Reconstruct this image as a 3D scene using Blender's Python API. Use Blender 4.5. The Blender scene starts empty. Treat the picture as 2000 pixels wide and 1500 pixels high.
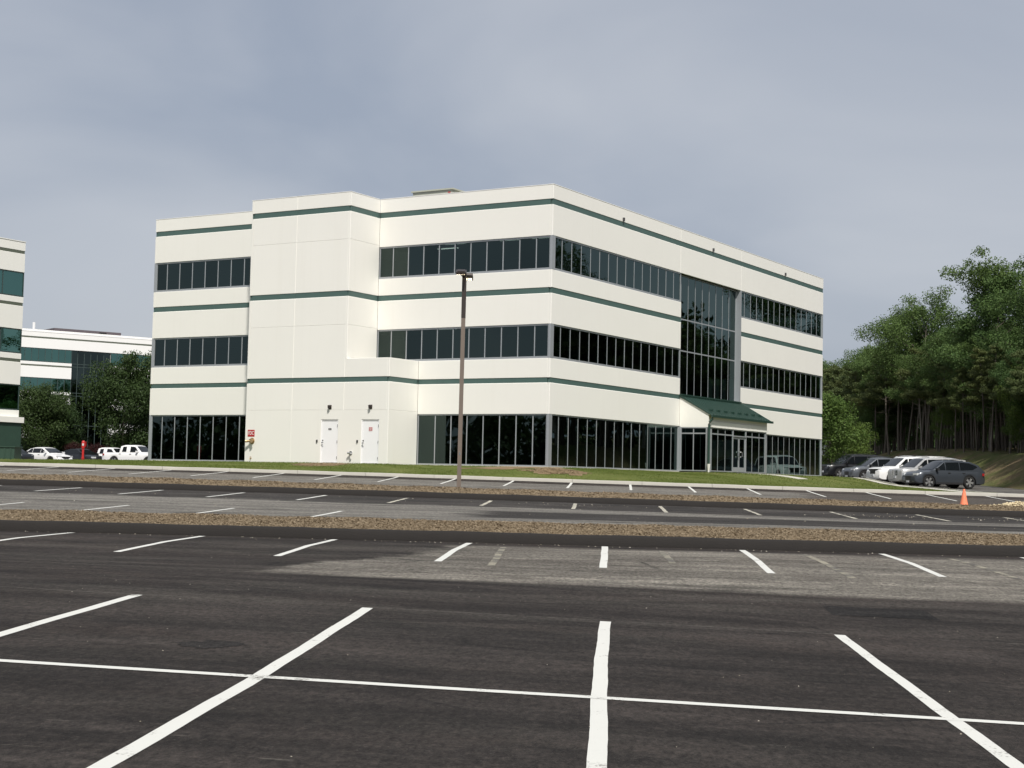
import bpy, bmesh, math, random
import numpy as np
from mathutils import Vector, Matrix
from math import sin, cos, tan, radians, pi, sqrt, atan2

random.seed(7); RNG = np.random.default_rng(7)
S = bpy.context.scene
COL = S.collection
Z0 = 1.68                       # eye height above the tarmac at the photographer's feet
YAW = radians(3.809)            # the lot rows lie along X, the stall lines along Y

# ------------------------------------------------------------------ camera, sky, sun, exposure
cd = bpy.data.cameras.new('camera'); cam = bpy.data.objects.new('camera', cd); COL.objects.link(cam)
cd.sensor_width = 36.0; cd.lens = 36.0 * 3034.0 / 2000.0; cd.clip_start = .1; cd.clip_end = 6000
P_, R_ = .0604, .0213
f_ = Vector((0, cos(P_), sin(P_))); r_ = Vector((1, 0, 0)); u_ = Vector((0, -sin(P_), cos(P_)))
r2 = r_ * cos(R_) + u_ * sin(R_); u2 = -r_ * sin(R_) + u_ * cos(R_)
M3 = Matrix((r2, u2, -f_)).transposed()
cam.matrix_world = Matrix.Translation((0, 0, Z0)) @ Matrix.Rotation(YAW, 4, 'Z') @ M3.to_4x4()
S.camera = cam

SUN_AZ = radians(165); SUN_EL = radians(50)
w = bpy.data.worlds.new('World'); S.world = w; w.use_nodes = True
nt = w.node_tree; nt.nodes.clear()
def wn(t, **k):
    n = nt.nodes.new(t)
    for a, b in k.items(): setattr(n, a, b)
    return n
sky = wn('ShaderNodeTexSky', sky_type='NISHITA', sun_disc=False, sun_elevation=SUN_EL, sun_rotation=SUN_AZ, air_density=1.0, dust_density=2.5, ozone_density=1.0)
tc = wn('ShaderNodeTexCoord')
mp = wn('ShaderNodeMapping'); mp.inputs['Scale'].default_value = (1.0, 1.0, 2.3); mp.inputs['Location'].default_value = (.4, .15, .3)
n1 = wn('ShaderNodeTexNoise'); n1.inputs['Scale'].default_value = 2.5; n1.inputs['Detail'].default_value = 5; n1.inputs['Roughness'].default_value = .46; n1.inputs['Distortion'].default_value = .5
cr = wn('ShaderNodeValToRGB')
cr.color_ramp.elements[0].position = .34; cr.color_ramp.elements[0].color = (3.30, 3.72, 4.52, 1)
cr.color_ramp.elements[1].position = .68; cr.color_ramp.elements[1].color = (5.15, 5.38, 5.85, 1)
mx = wn('ShaderNodeMixRGB'); mx.inputs[0].default_value = .86
bg = wn('ShaderNodeBackground'); bg.inputs[1].default_value = .10
out = wn('ShaderNodeOutputWorld')
L = nt.links.new
L(tc.outputs['Generated'], mp.inputs[0]); L(mp.outputs[0], n1.inputs['Vector']); L(n1.outputs['Fac'], cr.inputs[0])
L(sky.outputs[0], mx.inputs[1]); L(cr.outputs[0], mx.inputs[2]); L(mx.outputs[0], bg.inputs[0]); L(bg.outputs[0], out.inputs[0])

sd = bpy.data.lights.new('sun', 'SUN'); sd.energy = 4.2; sd.angle = radians(2.5); sd.color = (1.0, .955, .88)
sun = bpy.data.objects.new('sun', sd); COL.objects.link(sun)
sdir = Vector((sin(SUN_AZ) * cos(SUN_EL), cos(SUN_AZ) * cos(SUN_EL), sin(SUN_EL)))
sun.rotation_euler = sdir.to_track_quat('Z', 'Y').to_euler(); sun.location = (0, -40, 80)
S.view_settings.view_transform = 'Standard'; S.view_settings.look = 'None'
S.view_settings.exposure = 0.10; S.view_settings.gamma = 1.0; S.view_settings.use_curve_mapping = False
S.render.engine = 'CYCLES'; S.cycles.max_bounces = 8; S.cycles.transparent_max_bounces = 16

# ------------------------------------------------------------------ materials
MATS = {}
class NB:
    """small node builder"""
    def __init__(s, m): s.t = m.node_tree; s.t.nodes.clear()
    def n(s, typ, ins=None, **k):
        o = s.t.nodes.new(typ)
        for a, b in k.items(): setattr(o, a, b)
        for a, b in (ins or {}).items():
            sk = o.inputs[a]
            if isinstance(b, bpy.types.NodeSocket): s.t.links.new(b, sk)
            else: sk.default_value = b
        return o
    def ramp(s, fac, stops, interp='LINEAR'):
        o = s.n('ShaderNodeValToRGB', {0: fac}); e = o.color_ramp.elements; o.color_ramp.interpolation = interp
        while len(e) < len(stops): e.new(.5)
        for el, (p, c) in zip(e, stops):
            el.position = p; el.color = (c, c, c, 1) if isinstance(c, (int, float)) else (*c, 1)
        return o.outputs[0]
    def mix(s, fac, a, b, bt='MIX'):
        o = s.n('ShaderNodeMixRGB', {0: fac}, blend_type=bt)
        for i, v in ((1, a), (2, b)):
            if isinstance(v, bpy.types.NodeSocket): s.t.links.new(v, o.inputs[i])
            else: o.inputs[i].default_value = (*v, 1)
        return o.outputs[0]
    def math(s, op, a, b=0.0):
        return s.n('ShaderNodeMath', {0: a, 1: b}, operation=op).outputs[0]
    def noise(s, vec, scale, detail=4, rough=.55, dist=0.0):
        return s.n('ShaderNodeTexNoise', {'Vector': vec, 'Scale': scale, 'Detail': detail, 'Roughness': rough, 'Distortion': dist}).outputs['Fac']
    def mapping(s, vec, scale=(1, 1, 1), loc=(0, 0, 0)):
        return s.n('ShaderNodeMapping', {'Vector': vec, 'Scale': scale, 'Location': loc}).outputs[0]
    def out(s, sh): s.t.links.new(sh, s.n('ShaderNodeOutputMaterial').inputs[0])
def newmat(name):
    m = bpy.data.materials.new(name); m.use_nodes = True; MATS[name] = m
    return m, NB(m)
def pbr(name, col, rough=.6, metal=0., spec=.5, var=.0, vscale=3., bump=0., bscale=30., emit=None, coat=0.):
    m, b = newmat(name)
    pos = b.n('ShaderNodeNewGeometry').outputs['Position']
    ins = {'Roughness': rough, 'Metallic': metal, 'Specular IOR Level': spec, 'Coat Weight': coat}
    if var > 0:
        nf = b.noise(pos, vscale, 5, .6)
        ins['Base Color'] = b.mix(nf, tuple(c * (1 - var) for c in col), tuple(min(1, c * (1 + var)) for c in col))
    else: ins['Base Color'] = (*col, 1)
    if bump > 0:
        ins['Normal'] = b.n('ShaderNodeBump', {'Height': b.noise(pos, bscale, 4), 'Strength': bump, 'Distance': .02}).outputs[0]
    if emit: ins['Emission Color'] = (*emit[0], 1); ins['Emission Strength'] = emit[1]
    b.out(b.n('ShaderNodeBsdfPrincipled', ins).outputs[0])
    return m
def wall_mat(name, col):
    m, b = newmat(name)
    pos = b.n('ShaderNodeNewGeometry').outputs['Position']
    rnd = b.n('ShaderNodeObjectInfo').outputs['Random']
    c = b.mix(b.noise(pos, .35, 4, .6), tuple(x * .965 for x in col), tuple(min(1, x * 1.02) for x in col))
    streak = b.ramp(b.noise(b.mapping(pos, (3.2, 3.2, .12)), 1.0, 5, .6), [(.55, 0.), (.85, .16)])
    c = b.mix(streak, c, (col[0] * .83, col[1] * .81, col[2] * .76))
    c = b.mix(b.math('MULTIPLY', rnd, .05), c, (col[0] * .8, col[1] * .8, col[2] * .78))
    bm = b.n('ShaderNodeBump', {'Height': b.noise(pos, 55, 3), 'Strength': .25, 'Distance': .006}).outputs[0]
    bm2 = b.n('ShaderNodeBump', {'Height': b.noise(pos, .9, 2), 'Strength': .12, 'Distance': .03, 'Normal': bm}).outputs[0]
    b.out(b.n('ShaderNodeBsdfPrincipled', {'Base Color': c, 'Roughness': .82, 'Specular IOR Level': .25, 'Normal': bm2}).outputs[0])
    return m
wall_mat('cream', (.815, .803, .755)); wall_mat('white_wall', (.84, .838, .82))
pbr('stripe', (.066, .118, .106), .55, var=.12, vscale=2)
pbr('stripe_olive', (.10, .115, .085), .6, var=.1)
pbr('alu', (.37, .39, .41), .42, .35, var=.05)
pbr('alu_dark', (.06, .085, .08), .45, .3)
pbr('steel_door', (.85, .85, .86), .4, var=.02)
pbr('roof_green', (.020, .050, .038), .38, .0, var=.12, vscale=4)
pbr('bronze', (.195, .158, .130), .45, .3, var=.1)
pbr('bronze_dark', (.045, .036, .032), .45, .3)
pbr('black', (.012, .012, .012), .6); pbr('dark_grey', (.05, .05, .052), .6); pbr('grey', (.25, .25, .25), .7)
pbr('brass', (.42, .30, .16), .35, .7, var=.2, vscale=20)
pbr('red', (.50, .025, .025), .4, var=.1); pbr('red_sign', (.42, .03, .03), .45); pbr('white', (.8, .8, .8), .5)
pbr('pvc', (.75, .74, .70), .5)
pbr('green_cab', (.028, .060, .042), .5, var=.2, vscale=2)
pbr('hvac', (.42, .43, .36), .6, var=.1); pbr('hvac_dark', (.12, .10, .11), .7, var=.2)
pbr('orange', (.88, .25, .13), .5, var=.12, vscale=6)
pbr('interior', (.42, .41, .38), .9); pbr('interior_dark', (.10, .10, .10), .9); pbr('ceiling_lamp', (.8, .8, .8), .5, emit=((1, .97, .9), 3.2))
pbr('led', (.9, .85, .7), .5, emit=((1.0, .84, .56), 5.))
pbr('gravel_pale', (.62, .52, .34), .9, var=.3, vscale=12)
pbr('pebble', (.55, .52, .46), .9, var=.25, vscale=5)
pbr('tyre', (.014, .014, .014), .85); pbr('rim', (.62, .63, .65), .3, .8); pbr('rim_dark', (.05, .05, .055), .4, .6)
pbr('trim', (.018, .018, .02), .5); pbr('lamp_clear', (.78, .80, .82), .12, .3, coat=.5); pbr('tail_red', (.30, .012, .015), .2, coat=.5)
pbr('chrome', (.6, .6, .6), .15, .95); pbr('plate', (.6, .62, .66), .5)
for nm, c, mt in (('paint_grey', (.048, .056, .068), .35), ('paint_black', (.006, .0065, .008), .0), ('paint_white', (.80, .80, .80), 0), ('paint_silver', (.50, .50, .50), .4),
                  ('paint_slate', (.13, .14, .155), .5), ('paint_red', (.30, .015, .018), .1), ('paint_charcoal', (.018, .021, .025), .3)):
    pbr(nm, c, .32, mt, coat=.35, var=.03)

def glass(name, tint, refl, bumpd=.016, col=(.58, .78, .74)):
    m, b = newmat(name)
    pos = b.n('ShaderNodeNewGeometry').outputs['Position']
    rnd = b.n('ShaderNodeObjectInfo').outputs['Random']
    off = b.n('ShaderNodeCombineXYZ', {0: b.math('MULTIPLY', rnd, 37.), 1: b.math('MULTIPLY', rnd, 91.), 2: 0.}).outputs[0]
    v = b.n('ShaderNodeVectorMath', {0: pos, 1: off}, operation='ADD').outputs[0]
    bm = b.n('ShaderNodeBump', {'Height': b.noise(v, .55, 1, .4), 'Strength': .35, 'Distance': bumpd}).outputs[0]
    fr = b.n('ShaderNodeFresnel', {'IOR': 1.5, 'Normal': bm}).outputs[0]
    fac = b.math('ADD', b.math('MULTIPLY', fr, 1.15), b.math('ADD', refl, b.math('MULTIPLY', rnd, .025)))
    tr = b.n('ShaderNodeBsdfTransparent', {'Color': (*tint, 1)}).outputs[0]
    gl = b.n('ShaderNodeBsdfGlossy', {'Color': (*col, 1), 'Roughness': .012, 'Normal': bm}).outputs[0]
    b.out(b.n('ShaderNodeMixShader', {0: fac, 1: tr, 2: gl}).outputs[0])
glass('glass', (.085, .115, .11), .028); glass('glass_green', (.07, .24, .19), .22, col=(.42, .84, .74))
pbr('car_glass', (.008, .010, .012), .05, spec=.45)

def asphalt(name, base, old, mode):
    m, b = newmat(name)
    pos = b.n('ShaderNodeNewGeometry').outputs['Position']
    sx = b.n('ShaderNodeSeparateXYZ', {0: pos}); X, Y = sx.outputs[0], sx.outputs[1]
    streak = b.noise(b.mapping(pos, (.10, .9, 1)), 1.6, 6, .62, .3)
    patch = b.noise(b.mapping(pos, (.22, .5, 1)), .8, 5, .6, .6)
    fine = b.noise(pos, 42, 5, .8); mid = b.noise(b.mapping(pos, (.6, 1.6, 1)), 5., 5, .7); clump = b.noise(b.mapping(pos, (1., .42, 1)), 19., 4, .75); grit = b.n('ShaderNodeTexVoronoi', {'Vector': pos, 'Scale': 95.}).outputs['Distance']
    c = b.mix(b.ramp(streak, [(.36, 0.), (.64, 1.)]), tuple(x * .75 for x in base), tuple(x * 1.75 for x in base))
    c = b.mix(b.ramp(mid, [(.30, .55), (.52, 0.)]), c, tuple(x * .5 for x in base))
    c = b.mix(b.ramp(mid, [(.55, 0.), (.75, .5)]), c, tuple(x * 2.4 for x in base))
    c = b.mix(b.ramp(patch, [(.48, 0.), (.75, .55)]), c, (base[0] * 1.9, base[1] * 1.75, base[2] * 1.65))
    c = b.mix(b.ramp(patch, [(.22, .5), (.40, 0.)]), c, tuple(x * .55 for x in base))
    wob = b.math('MULTIPLY', b.math('SUBTRACT', b.noise(b.mapping(pos, (.35, .35, 1)), 1., 5, .6), .5), 3.4)
    if mode == 'front':
        # weathered, unsealed tarmac in front of the far stalls, right of an irregular seam
        my = b.ramp(b.math('ADD', b.math('MULTIPLY', wob, .35), Y), [(0, 0.), (1, 1.)])
        a1 = b.n('ShaderNodeMapRange', {0: b.math('ADD', Y, b.math('MULTIPLY', wob, .18)), 1: 20.6, 2: 21.0, 3: 0., 4: 1.}).outputs[0]
        a2 = b.n('ShaderNodeMapRange', {0: b.math('ADD', Y, b.math('MULTIPLY', wob, .25)), 1: 28.0, 2: 28.7, 3: 1., 4: 0.}).outputs[0]
        a3 = b.n('ShaderNodeMapRange', {0: b.math('ADD', b.math('ADD', X, b.math('MULTIPLY', Y, -.35)), b.math('MULTIPLY', wob, 1.3)), 1: -12.4, 2: -12.0, 3: 0., 4: 1.}).outputs[0]
        msk = b.math('MULTIPLY', b.math('MULTIPLY', a1, a2), a3)
        oc = b.mix(b.ramp(streak, [(.3, 0.), (.7, 1.)]), tuple(x * .45 for x in old), tuple(x * 1.30 for x in old))
        oc = b.mix(b.ramp(mid, [(.35, .6), (.55, 0.)]), oc, tuple(x * .4 for x in old))
        oc = b.mix(b.ramp(patch, [(.55, 0.), (.8, .5)]), oc, tuple(x * .5 for x in old))
        c = b.mix(b.math('MULTIPLY', msk, .92), c, oc)
        # brown tint of the dusty middle
        br = b.ramp(b.noise(b.mapping(pos, (.3, .9, 1)), .55, 4, .6), [(.56, 0.), (.72, .5)])
        c = b.mix(br, c, (.085, .066, .056))
        # a long sealed seam and fine cracks
        seam = b.math('ABSOLUTE', b.math('ADD', b.math('SUBTRACT', Y, 16.9), b.math('MULTIPLY', wob, .06)))
        sm = b.math('MULTIPLY', b.ramp(seam, [(.015, .8), (.04, 0.)]), b.ramp(b.noise(b.mapping(pos, (.8, .2, 1)), 1., 3), [(.45, 0.), (.55, 1.)]))
        c = b.mix(sm, c, (.13, .12, .105))
        ck = b.n('ShaderNodeTexVoronoi', {'Vector': b.mapping(pos, (.16, .30, 1)), 'Scale': 1.}, feature='DISTANCE_TO_EDGE').outputs['Distance']
        ckm = b.math('MULTIPLY', b.ramp(ck, [(.002, .8), (.008, 0.)]), b.ramp(b.noise(pos, .5, 3), [(.48, 0.), (.56, 1.)]))
        c = b.mix(ckm, c, (.011, .010, .009))
        # drifts of pale dust in the aisle
        dm = b.math('MULTIPLY', b.ramp(b.noise(b.mapping(pos, (.16, .75, 1), (1.1, 4.2, 0)), 1., 6, .62, .5), [(.47, 0.), (.66, .8)]), b.n('ShaderNodeMapRange', {0: Y, 1: 14.5, 2: 19., 3: .25, 4: 1.}).outputs[0])
        c = b.mix(dm, c, (.105, .095, .082))
        # scuffs: short pale smears running along X
        sc = b.ramp(b.noise(b.mapping(pos, (1.2, 8., 1)), 1.15, 3, .55), [(.70, 0.), (.76, .6)])
        c = b.mix(sc, c, (.19, .175, .15))
    elif mode == 'mid':
        a1 = b.n('ShaderNodeMapRange', {0: b.math('ADD', Y, b.math('MULTIPLY', wob, .8)), 1: 41.8, 2: 42.6, 3: 1., 4: 0.}).outputs[0]
        oc = b.mix(b.ramp(streak, [(.35, 0.), (.65, 1.)]), tuple(x * .6 for x in old), tuple(x * 1.2 for x in old))
        c = b.mix(a1, c, oc)
        # the newly rolled lane to the right
        d1 = b.n('ShaderNodeMapRange', {0: b.math('ADD', X, wob), 1: -3.5, 2: -2.6, 3: 0., 4: 1.}).outputs[0]
        d2 = b.n('ShaderNodeMapRange', {0: b.math('ADD', Y, b.math('MULTIPLY', wob, .08)), 1: 34.8, 2: 35.0, 3: 0., 4: 1.}).outputs[0]
        d3 = b.n('ShaderNodeMapRange', {0: b.math('ADD', Y, b.math('MULTIPLY', wob, .08)), 1: 39.2, 2: 39.4, 3: 1., 4: 0.}).outputs[0]
        c = b.mix(b.math('MULTIPLY', d1, b.math('MULTIPLY', d2, d3)), c, tuple(x * 1.25 for x in base))
    elif mode == 'far':
        oc = b.mix(b.ramp(streak, [(.35, 0.), (.65, 1.)]), tuple(x * .75 for x in old), tuple(x * 1.15 for x in old))
        a1 = b.n('ShaderNodeMapRange', {0: b.math('ADD', Y, b.math('MULTIPLY', wob, .15)), 1: 65.6, 2: 66.0, 3: 1., 4: 0.}).outputs[0]
        c = b.mix(a1, tuple(x * .9 for x in base), oc)
        a2 = b.n('ShaderNodeMapRange', {0: b.math('ADD', X, b.math('MULTIPLY', wob, 2.)), 1: 7., 2: 8.5, 3: 0., 4: 1.}).outputs[0]
        c = b.mix(b.math('MULTIPLY', a2, .75), c, tuple(x * 1.4 for x in base))
    blotch = b.noise(b.mapping(pos, (.45, 1.1, 1), (5.2, 2.1, 0)), .75, 5, .65, .8)
    c = b.mix(b.ramp(blotch, [(.50, 0.), (.72, .75)]), c, tuple(x * 3.0 for x in base))
    c = b.mix(b.ramp(blotch, [(.28, .7), (.46, 0.)]), c, tuple(x * .45 for x in base))
    c = b.mix(b.ramp(clump, [(.34, .85), (.50, 0.)]), c, (.42, .41, .40), 'MULTIPLY')
    c = b.mix(b.ramp(clump, [(.52, 0.), (.72, .8)]), c, (1.9, 1.85, 1.8), 'MULTIPLY')
    c = b.mix(b.ramp(fine, [(.36, .9), (.48, 0.)]), c, (.35, .35, .35), 'MULTIPLY')
    c = b.mix(b.ramp(fine, [(.58, 0.), (.70, .55)]), c, (.17, .157, .14))
    bm = b.n('ShaderNodeBump', {'Height': b.math('ADD', fine, grit), 'Strength': .9, 'Distance': .02}).outputs[0]
    b.out(b.n('ShaderNodeBsdfPrincipled', {'Base Color': c, 'Roughness': .88, 'Specular IOR Level': .22, 'Normal': bm}).outputs[0])
asphalt('asphalt_front', (.030, .0252, .0225), (.36, .332, .285), 'front')
asphalt('asphalt_mid', (.043, .0395, .037), (.27, .255, .228), 'mid')
asphalt('asphalt_far', (.046, .0375, .033), (.24, .227, .203), 'far')
asphalt('asphalt_drive', (.11, .105, .098), (.12, .12, .12), 'none')
pbr('asphalt_kerb', (.0125, .0100, .0085), .85, var=.25, vscale=4, bump=.8, bscale=45)
pbr('concrete_kerb', (.47, .45, .40), .85, var=.14, vscale=1.2, bump=.3); pbr('concrete', (.52, .50, .44), .85, var=.1, vscale=2.)

def paint(name, col, under, lo, hi):
    m, b = newmat(name)
    pos = b.n('ShaderNodeNewGeometry').outputs['Position']
    wear = b.math('ADD', b.math('MULTIPLY', b.noise(pos, 2.2, 4, .6), .6), b.math('MULTIPLY', b.noise(pos, 38, 3, .7), .4))
    c = b.mix(b.noise(pos, 6., 4), tuple(x * .93 for x in col), col)
    c = b.mix(b.ramp(wear, [(lo, 1.), (hi, 0.)]), c, under)
    bm = b.n('ShaderNodeBump', {'Height': b.noise(pos, 60, 3), 'Strength': .5, 'Distance': .01}).outputs[0]
    b.out(b.n('ShaderNodeBsdfPrincipled', {'Base Color': c, 'Roughness': .75, 'Normal': bm}).outputs[0])
paint('line_fresh', (.64, .64, .60), (.20, .19, .17), .36, .41)
paint('line_worn', (.52, .49, .40), (.07, .066, .06), .42, .50)
paint('line_ghost', (.30, .275, .21), (.085, .078, .066), .46, .56)
asphalt('patch', (.0175, .0158, .0148), (.1, .1, .1), 'none')

def ground_mat(name, c1, c2, c3, sc, bump=.6):
    m, b = newmat(name)
    pos = b.n('ShaderNodeNewGeometry').outputs['Position']
    n = b.noise(pos, sc, 6, .65); n2 = b.noise(pos, sc * 9, 4, .7)
    c = b.mix(b.ramp(n, [(.35, 0.), (.65, 1.)]), c1, c2); c = b.mix(b.ramp(n2, [(.5, 0.), (.75, .8)]), c, c3)
    bm = b.n('ShaderNodeBump', {'Height': n2, 'Strength': bump, 'Distance': .05}).outputs[0]
    b.out(b.n('ShaderNodeBsdfPrincipled', {'Base Color': c, 'Roughness': .95, 'Specular IOR Level': .1, 'Normal': bm}).outputs[0])
ground_mat('mulch', (.18, .138, .09), (.25, .195, .127), (.14, .105, .068), 2.2)
ground_mat('earth', (.10, .075, .05), (.16, .12, .075), (.07, .055, .035), .6)
ground_mat('litter', (.045, .035, .022), (.075, .055, .034), (.035, .04, .018), .5)
ground_mat('straw', (.24, .18, .10), (.32, .25, .14), (.18, .13, .08), 3.)
def grass_ground():
    m, b = newmat('turf')
    pos = b.n('ShaderNodeNewGeometry').outputs['Position']
    n = b.noise(pos, .45, 6, .65); n2 = b.noise(pos, 7, 4, .7)
    c = b.mix(b.ramp(n, [(.35, 0.), (.65, 1.)]), (.080, .110, .026), (.135, .150, .045))
    c = b.mix(b.ramp(n2, [(.5, 0.), (.8, .7)]), c, (.13, .115, .05))
    dirt = b.ramp(b.noise(b.mapping(pos, (.28, .5, .5), (3.3, 1.7, 0)), 1., 4, .6), [(.60, 0.), (.68, .85)])
    c = b.mix(dirt, c, (.20, .145, .085))
    b.out(b.n('ShaderNodeBsdfPrincipled', {'Base Color': c, 'Roughness': .95, 'Specular IOR Level': .1}).outputs[0])
grass_ground()
def bank_mat():
    m, b = newmat('bank')
    pos = b.n('ShaderNodeNewGeometry').outputs['Position']
    n = b.noise(pos, .3, 6, .7, .4); n2 = b.noise(pos, 2.5, 5, .7)
    c = b.mix(b.ramp(n, [(.40, 0.), (.62, 1.)]), (.105, .122, .042), (.20, .148, .088))
    c = b.mix(b.ramp(n2, [(.45, 0.), (.75, .75)]), c, (.060, .062, .025))
    bm = b.n('ShaderNodeBump', {'Height': n2, 'Strength': .8, 'Distance': .3}).outputs[0]
    b.out(b.n('ShaderNodeBsdfPrincipled', {'Base Color': c, 'Roughness': .95, 'Specular IOR Level': .1, 'Normal': bm}).outputs[0])
bank_mat()
def leaf_mat(name, dark, light, trans=.25):
    m, b = newmat(name)
    g = b.n('ShaderNodeNewGeometry')
    rnd = b.n('ShaderNodeObjectInfo').outputs['Random']
    isl = g.outputs['Random Per Island']
    c = b.mix(isl, dark, light)
    c = b.mix(b.math('MULTIPLY', rnd, .35), c, (light[0] * 1.1, light[1] * .9, light[2] * .6))
    d = b.n('ShaderNodeBsdfPrincipled', {'Base Color': c, 'Roughness': .6, 'Specular IOR Level': .25}).outputs[0]
    t = b.n('ShaderNodeBsdfTranslucent', {'Color': c}).outputs[0]
    b.out(b.n('ShaderNodeMixShader', {0: trans, 1: d, 2: t}).outputs[0])
leaf_mat('leaf_oak', (.044, .094, .028), (.112, .182, .056), .30); leaf_mat('leaf_pine', (.064, .098, .036), (.140, .175, .064), .32)
leaf_mat('leaf_light', (.062, .115, .024), (.13, .20, .048), .35); leaf_mat('leaf_dark', (.020, .044, .013), (.054, .092, .028))
leaf_mat('leaf_plum', (.030, .011, .012), (.060, .020, .020)); leaf_mat('grass_blade', (.080, .134, .028), (.178, .226, .060), .35)
def chip_mat(name, cols):
    m, b = newmat(name)
    isl = b.n('ShaderNodeNewGeometry').outputs['Random Per Island']
    c = b.ramp(isl, [(i / (len(cols) - 1), c) for i, c in enumerate(cols)])
    b.out(b.n('ShaderNodeBsdfPrincipled', {'Base Color': c, 'Roughness': .9, 'Specular IOR Level': .15}).outputs[0])
chip_mat('chips', [(.165, .127, .085), (.205, .160, .107), (.235, .185, .125), (.30, .242, .168)])
chip_mat('stones', [(.25, .22, .17), (.42, .38, .31), (.62, .58, .5)])
pbr('bark', (.135, .115, .092), .9, var=.3, vscale=3, bump=.6, bscale=9); pbr('bark_pale', (.25, .225, .19), .9, var=.3, vscale=3, bump=.5, bscale=9)

# ------------------------------------------------------------------ mesh helpers
def link(o, parent=None):
    COL.objects.link(o)
    if parent is not None: o.parent = parent
    return o
class MB:
    def __init__(s): s.v = []; s.f = []
    def add(s, vs, fs):
        k = len(s.v); s.v += [tuple(v) for v in vs]; s.f += [tuple(i + k for i in f) for f in fs]; return s
    def box(s, lo, hi, M=None):
        (a, b, c), (d, e, f) = lo, hi
        vs = [(a, b, c), (d, b, c), (d, e, c), (a, e, c), (a, b, f), (d, b, f), (d, e, f), (a, e, f)]
        if M is not None: vs = [tuple(M @ Vector(v)) for v in vs]
        return s.add(vs, [(0, 3, 2, 1), (4, 5, 6, 7), (0, 1, 5, 4), (1, 2, 6, 5), (2, 3, 7, 6), (3, 0, 4, 7)])
    def poly_prism(s, pts, fn0, fn1):
        """pts 2-D outline; fn0/fn1 map a 2-D point to the two end faces"""
        n = len(pts); vs = [fn0(p) for p in pts] + [fn1(p) for p in pts]
        fs = [tuple(range(n))[::-1], tuple(range(n, 2 * n))] + [(i, (i + 1) % n, n + (i + 1) % n, n + i) for i in range(n)]
        return s.add(vs, fs)
    def tube(s, pts, rad, n=8, caps=True):
        pts = [Vector(p) for p in pts]; rad = rad if isinstance(rad, (list, tuple)) else [rad] * len(pts); rings = []
        for i, p in enumerate(pts):
            d = (pts[min(i + 1, len(pts) - 1)] - pts[max(i - 1, 0)]).normalized()
            a = d.cross(Vector((0, 0, 1)) if abs(d.z) < .9 else Vector((1, 0, 0))).normalized(); b = d.cross(a)
            rings.append([p + (a * cos(2 * pi * k / n) + b * sin(2 * pi * k / n)) * rad[i] for k in range(n)])
        vs = [v for r in rings for v in r]
        fs = [(i * n + k, i * n + (k + 1) % n, (i + 1) * n + (k + 1) % n, (i + 1) * n + k) for i in range(len(pts) - 1) for k in range(n)]
        if caps: fs += [tuple(range(n))[::-1], tuple(range((len(pts) - 1) * n, len(pts) * n))]
        return s.add(vs, fs)
    def mesh(s, name, mat, smooth=None):
        me = bpy.data.meshes.new(name); me.from_pydata(s.v, [], s.f)
        if len(s.f) > 1: bm = bmesh.new(); bm.from_mesh(me); bmesh.ops.recalc_face_normals(bm, faces=bm.faces); bm.to_mesh(me); bm.free()
        if mat: me.materials.append(MATS[mat])
        if smooth is not None:
            me.polygons.foreach_set('use_smooth', [True] * len(me.polygons)); me.set_sharp_from_angle(angle=radians(smooth))
        return me
    def build(s, name, mat, parent=None, smooth=None):
        return link(bpy.data.objects.new(name, s.mesh(name, mat, smooth)), parent)
def tag(o, label=None, cat=None, group=None, kind=None):
    for k, v in (('label', label), ('category', cat), ('group', group), ('kind', kind)):
        if v: o[k] = v
    return o
def empty(name, loc=(0, 0, 0), rz=0.):
    o = bpy.data.objects.new(name, None); o.empty_display_size = .3; o.location = loc; o.rotation_euler = (0, 0, rz); return link(o)
def npmesh(name, verts, faces, mat, smooth=False):
    """verts (n,3), faces (m,k) arrays"""
    me = bpy.data.meshes.new(name); nf, k = faces.shape
    me.vertices.add(len(verts)); me.vertices.foreach_set('co', np.ascontiguousarray(verts, dtype=np.float32).ravel())
    me.loops.add(nf * k); me.loops.foreach_set('vertex_index', np.ascontiguousarray(faces, dtype=np.int32).ravel())
    me.polygons.add(nf); me.polygons.foreach_set('loop_start', np.arange(0, nf * k, k, dtype=np.int32))
    me.polygons.foreach_set('use_smooth', [smooth] * nf)
    me.update(calc_edges=True); me.materials.append(MATS[mat]); return me
def sheet(name, xs, ys, zf, mat, keep=None, kind='structure', parent=None):
    xs = np.asarray(xs, float); ys = np.asarray(ys, float)
    X, Y = np.meshgrid(xs, ys); Z = zf(X, Y); n = len(xs); m = len(ys)
    V = np.stack([X, Y, Z], -1).reshape(-1, 3)
    i = np.arange(m - 1)[:, None] * n + np.arange(n - 1)[None]
    F = np.stack([i, i + 1, i + n + 1, i + n], -1).reshape(-1, 4)
    if keep is not None:
        c = V[F].mean(1); F = F[keep(c[:, 0], c[:, 1])]
    o = link(bpy.data.objects.new(name, npmesh(name, V, F, mat, True)), parent)
    return tag(o, kind=kind) if parent is None else o
def W(xc, d, z=0.):
    """a point xc metres right of and d metres in front of the camera, z above the eye line"""
    return Vector((xc * cos(YAW) - d * sin(YAW), xc * sin(YAW) + d * cos(YAW), z + Z0))

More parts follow.
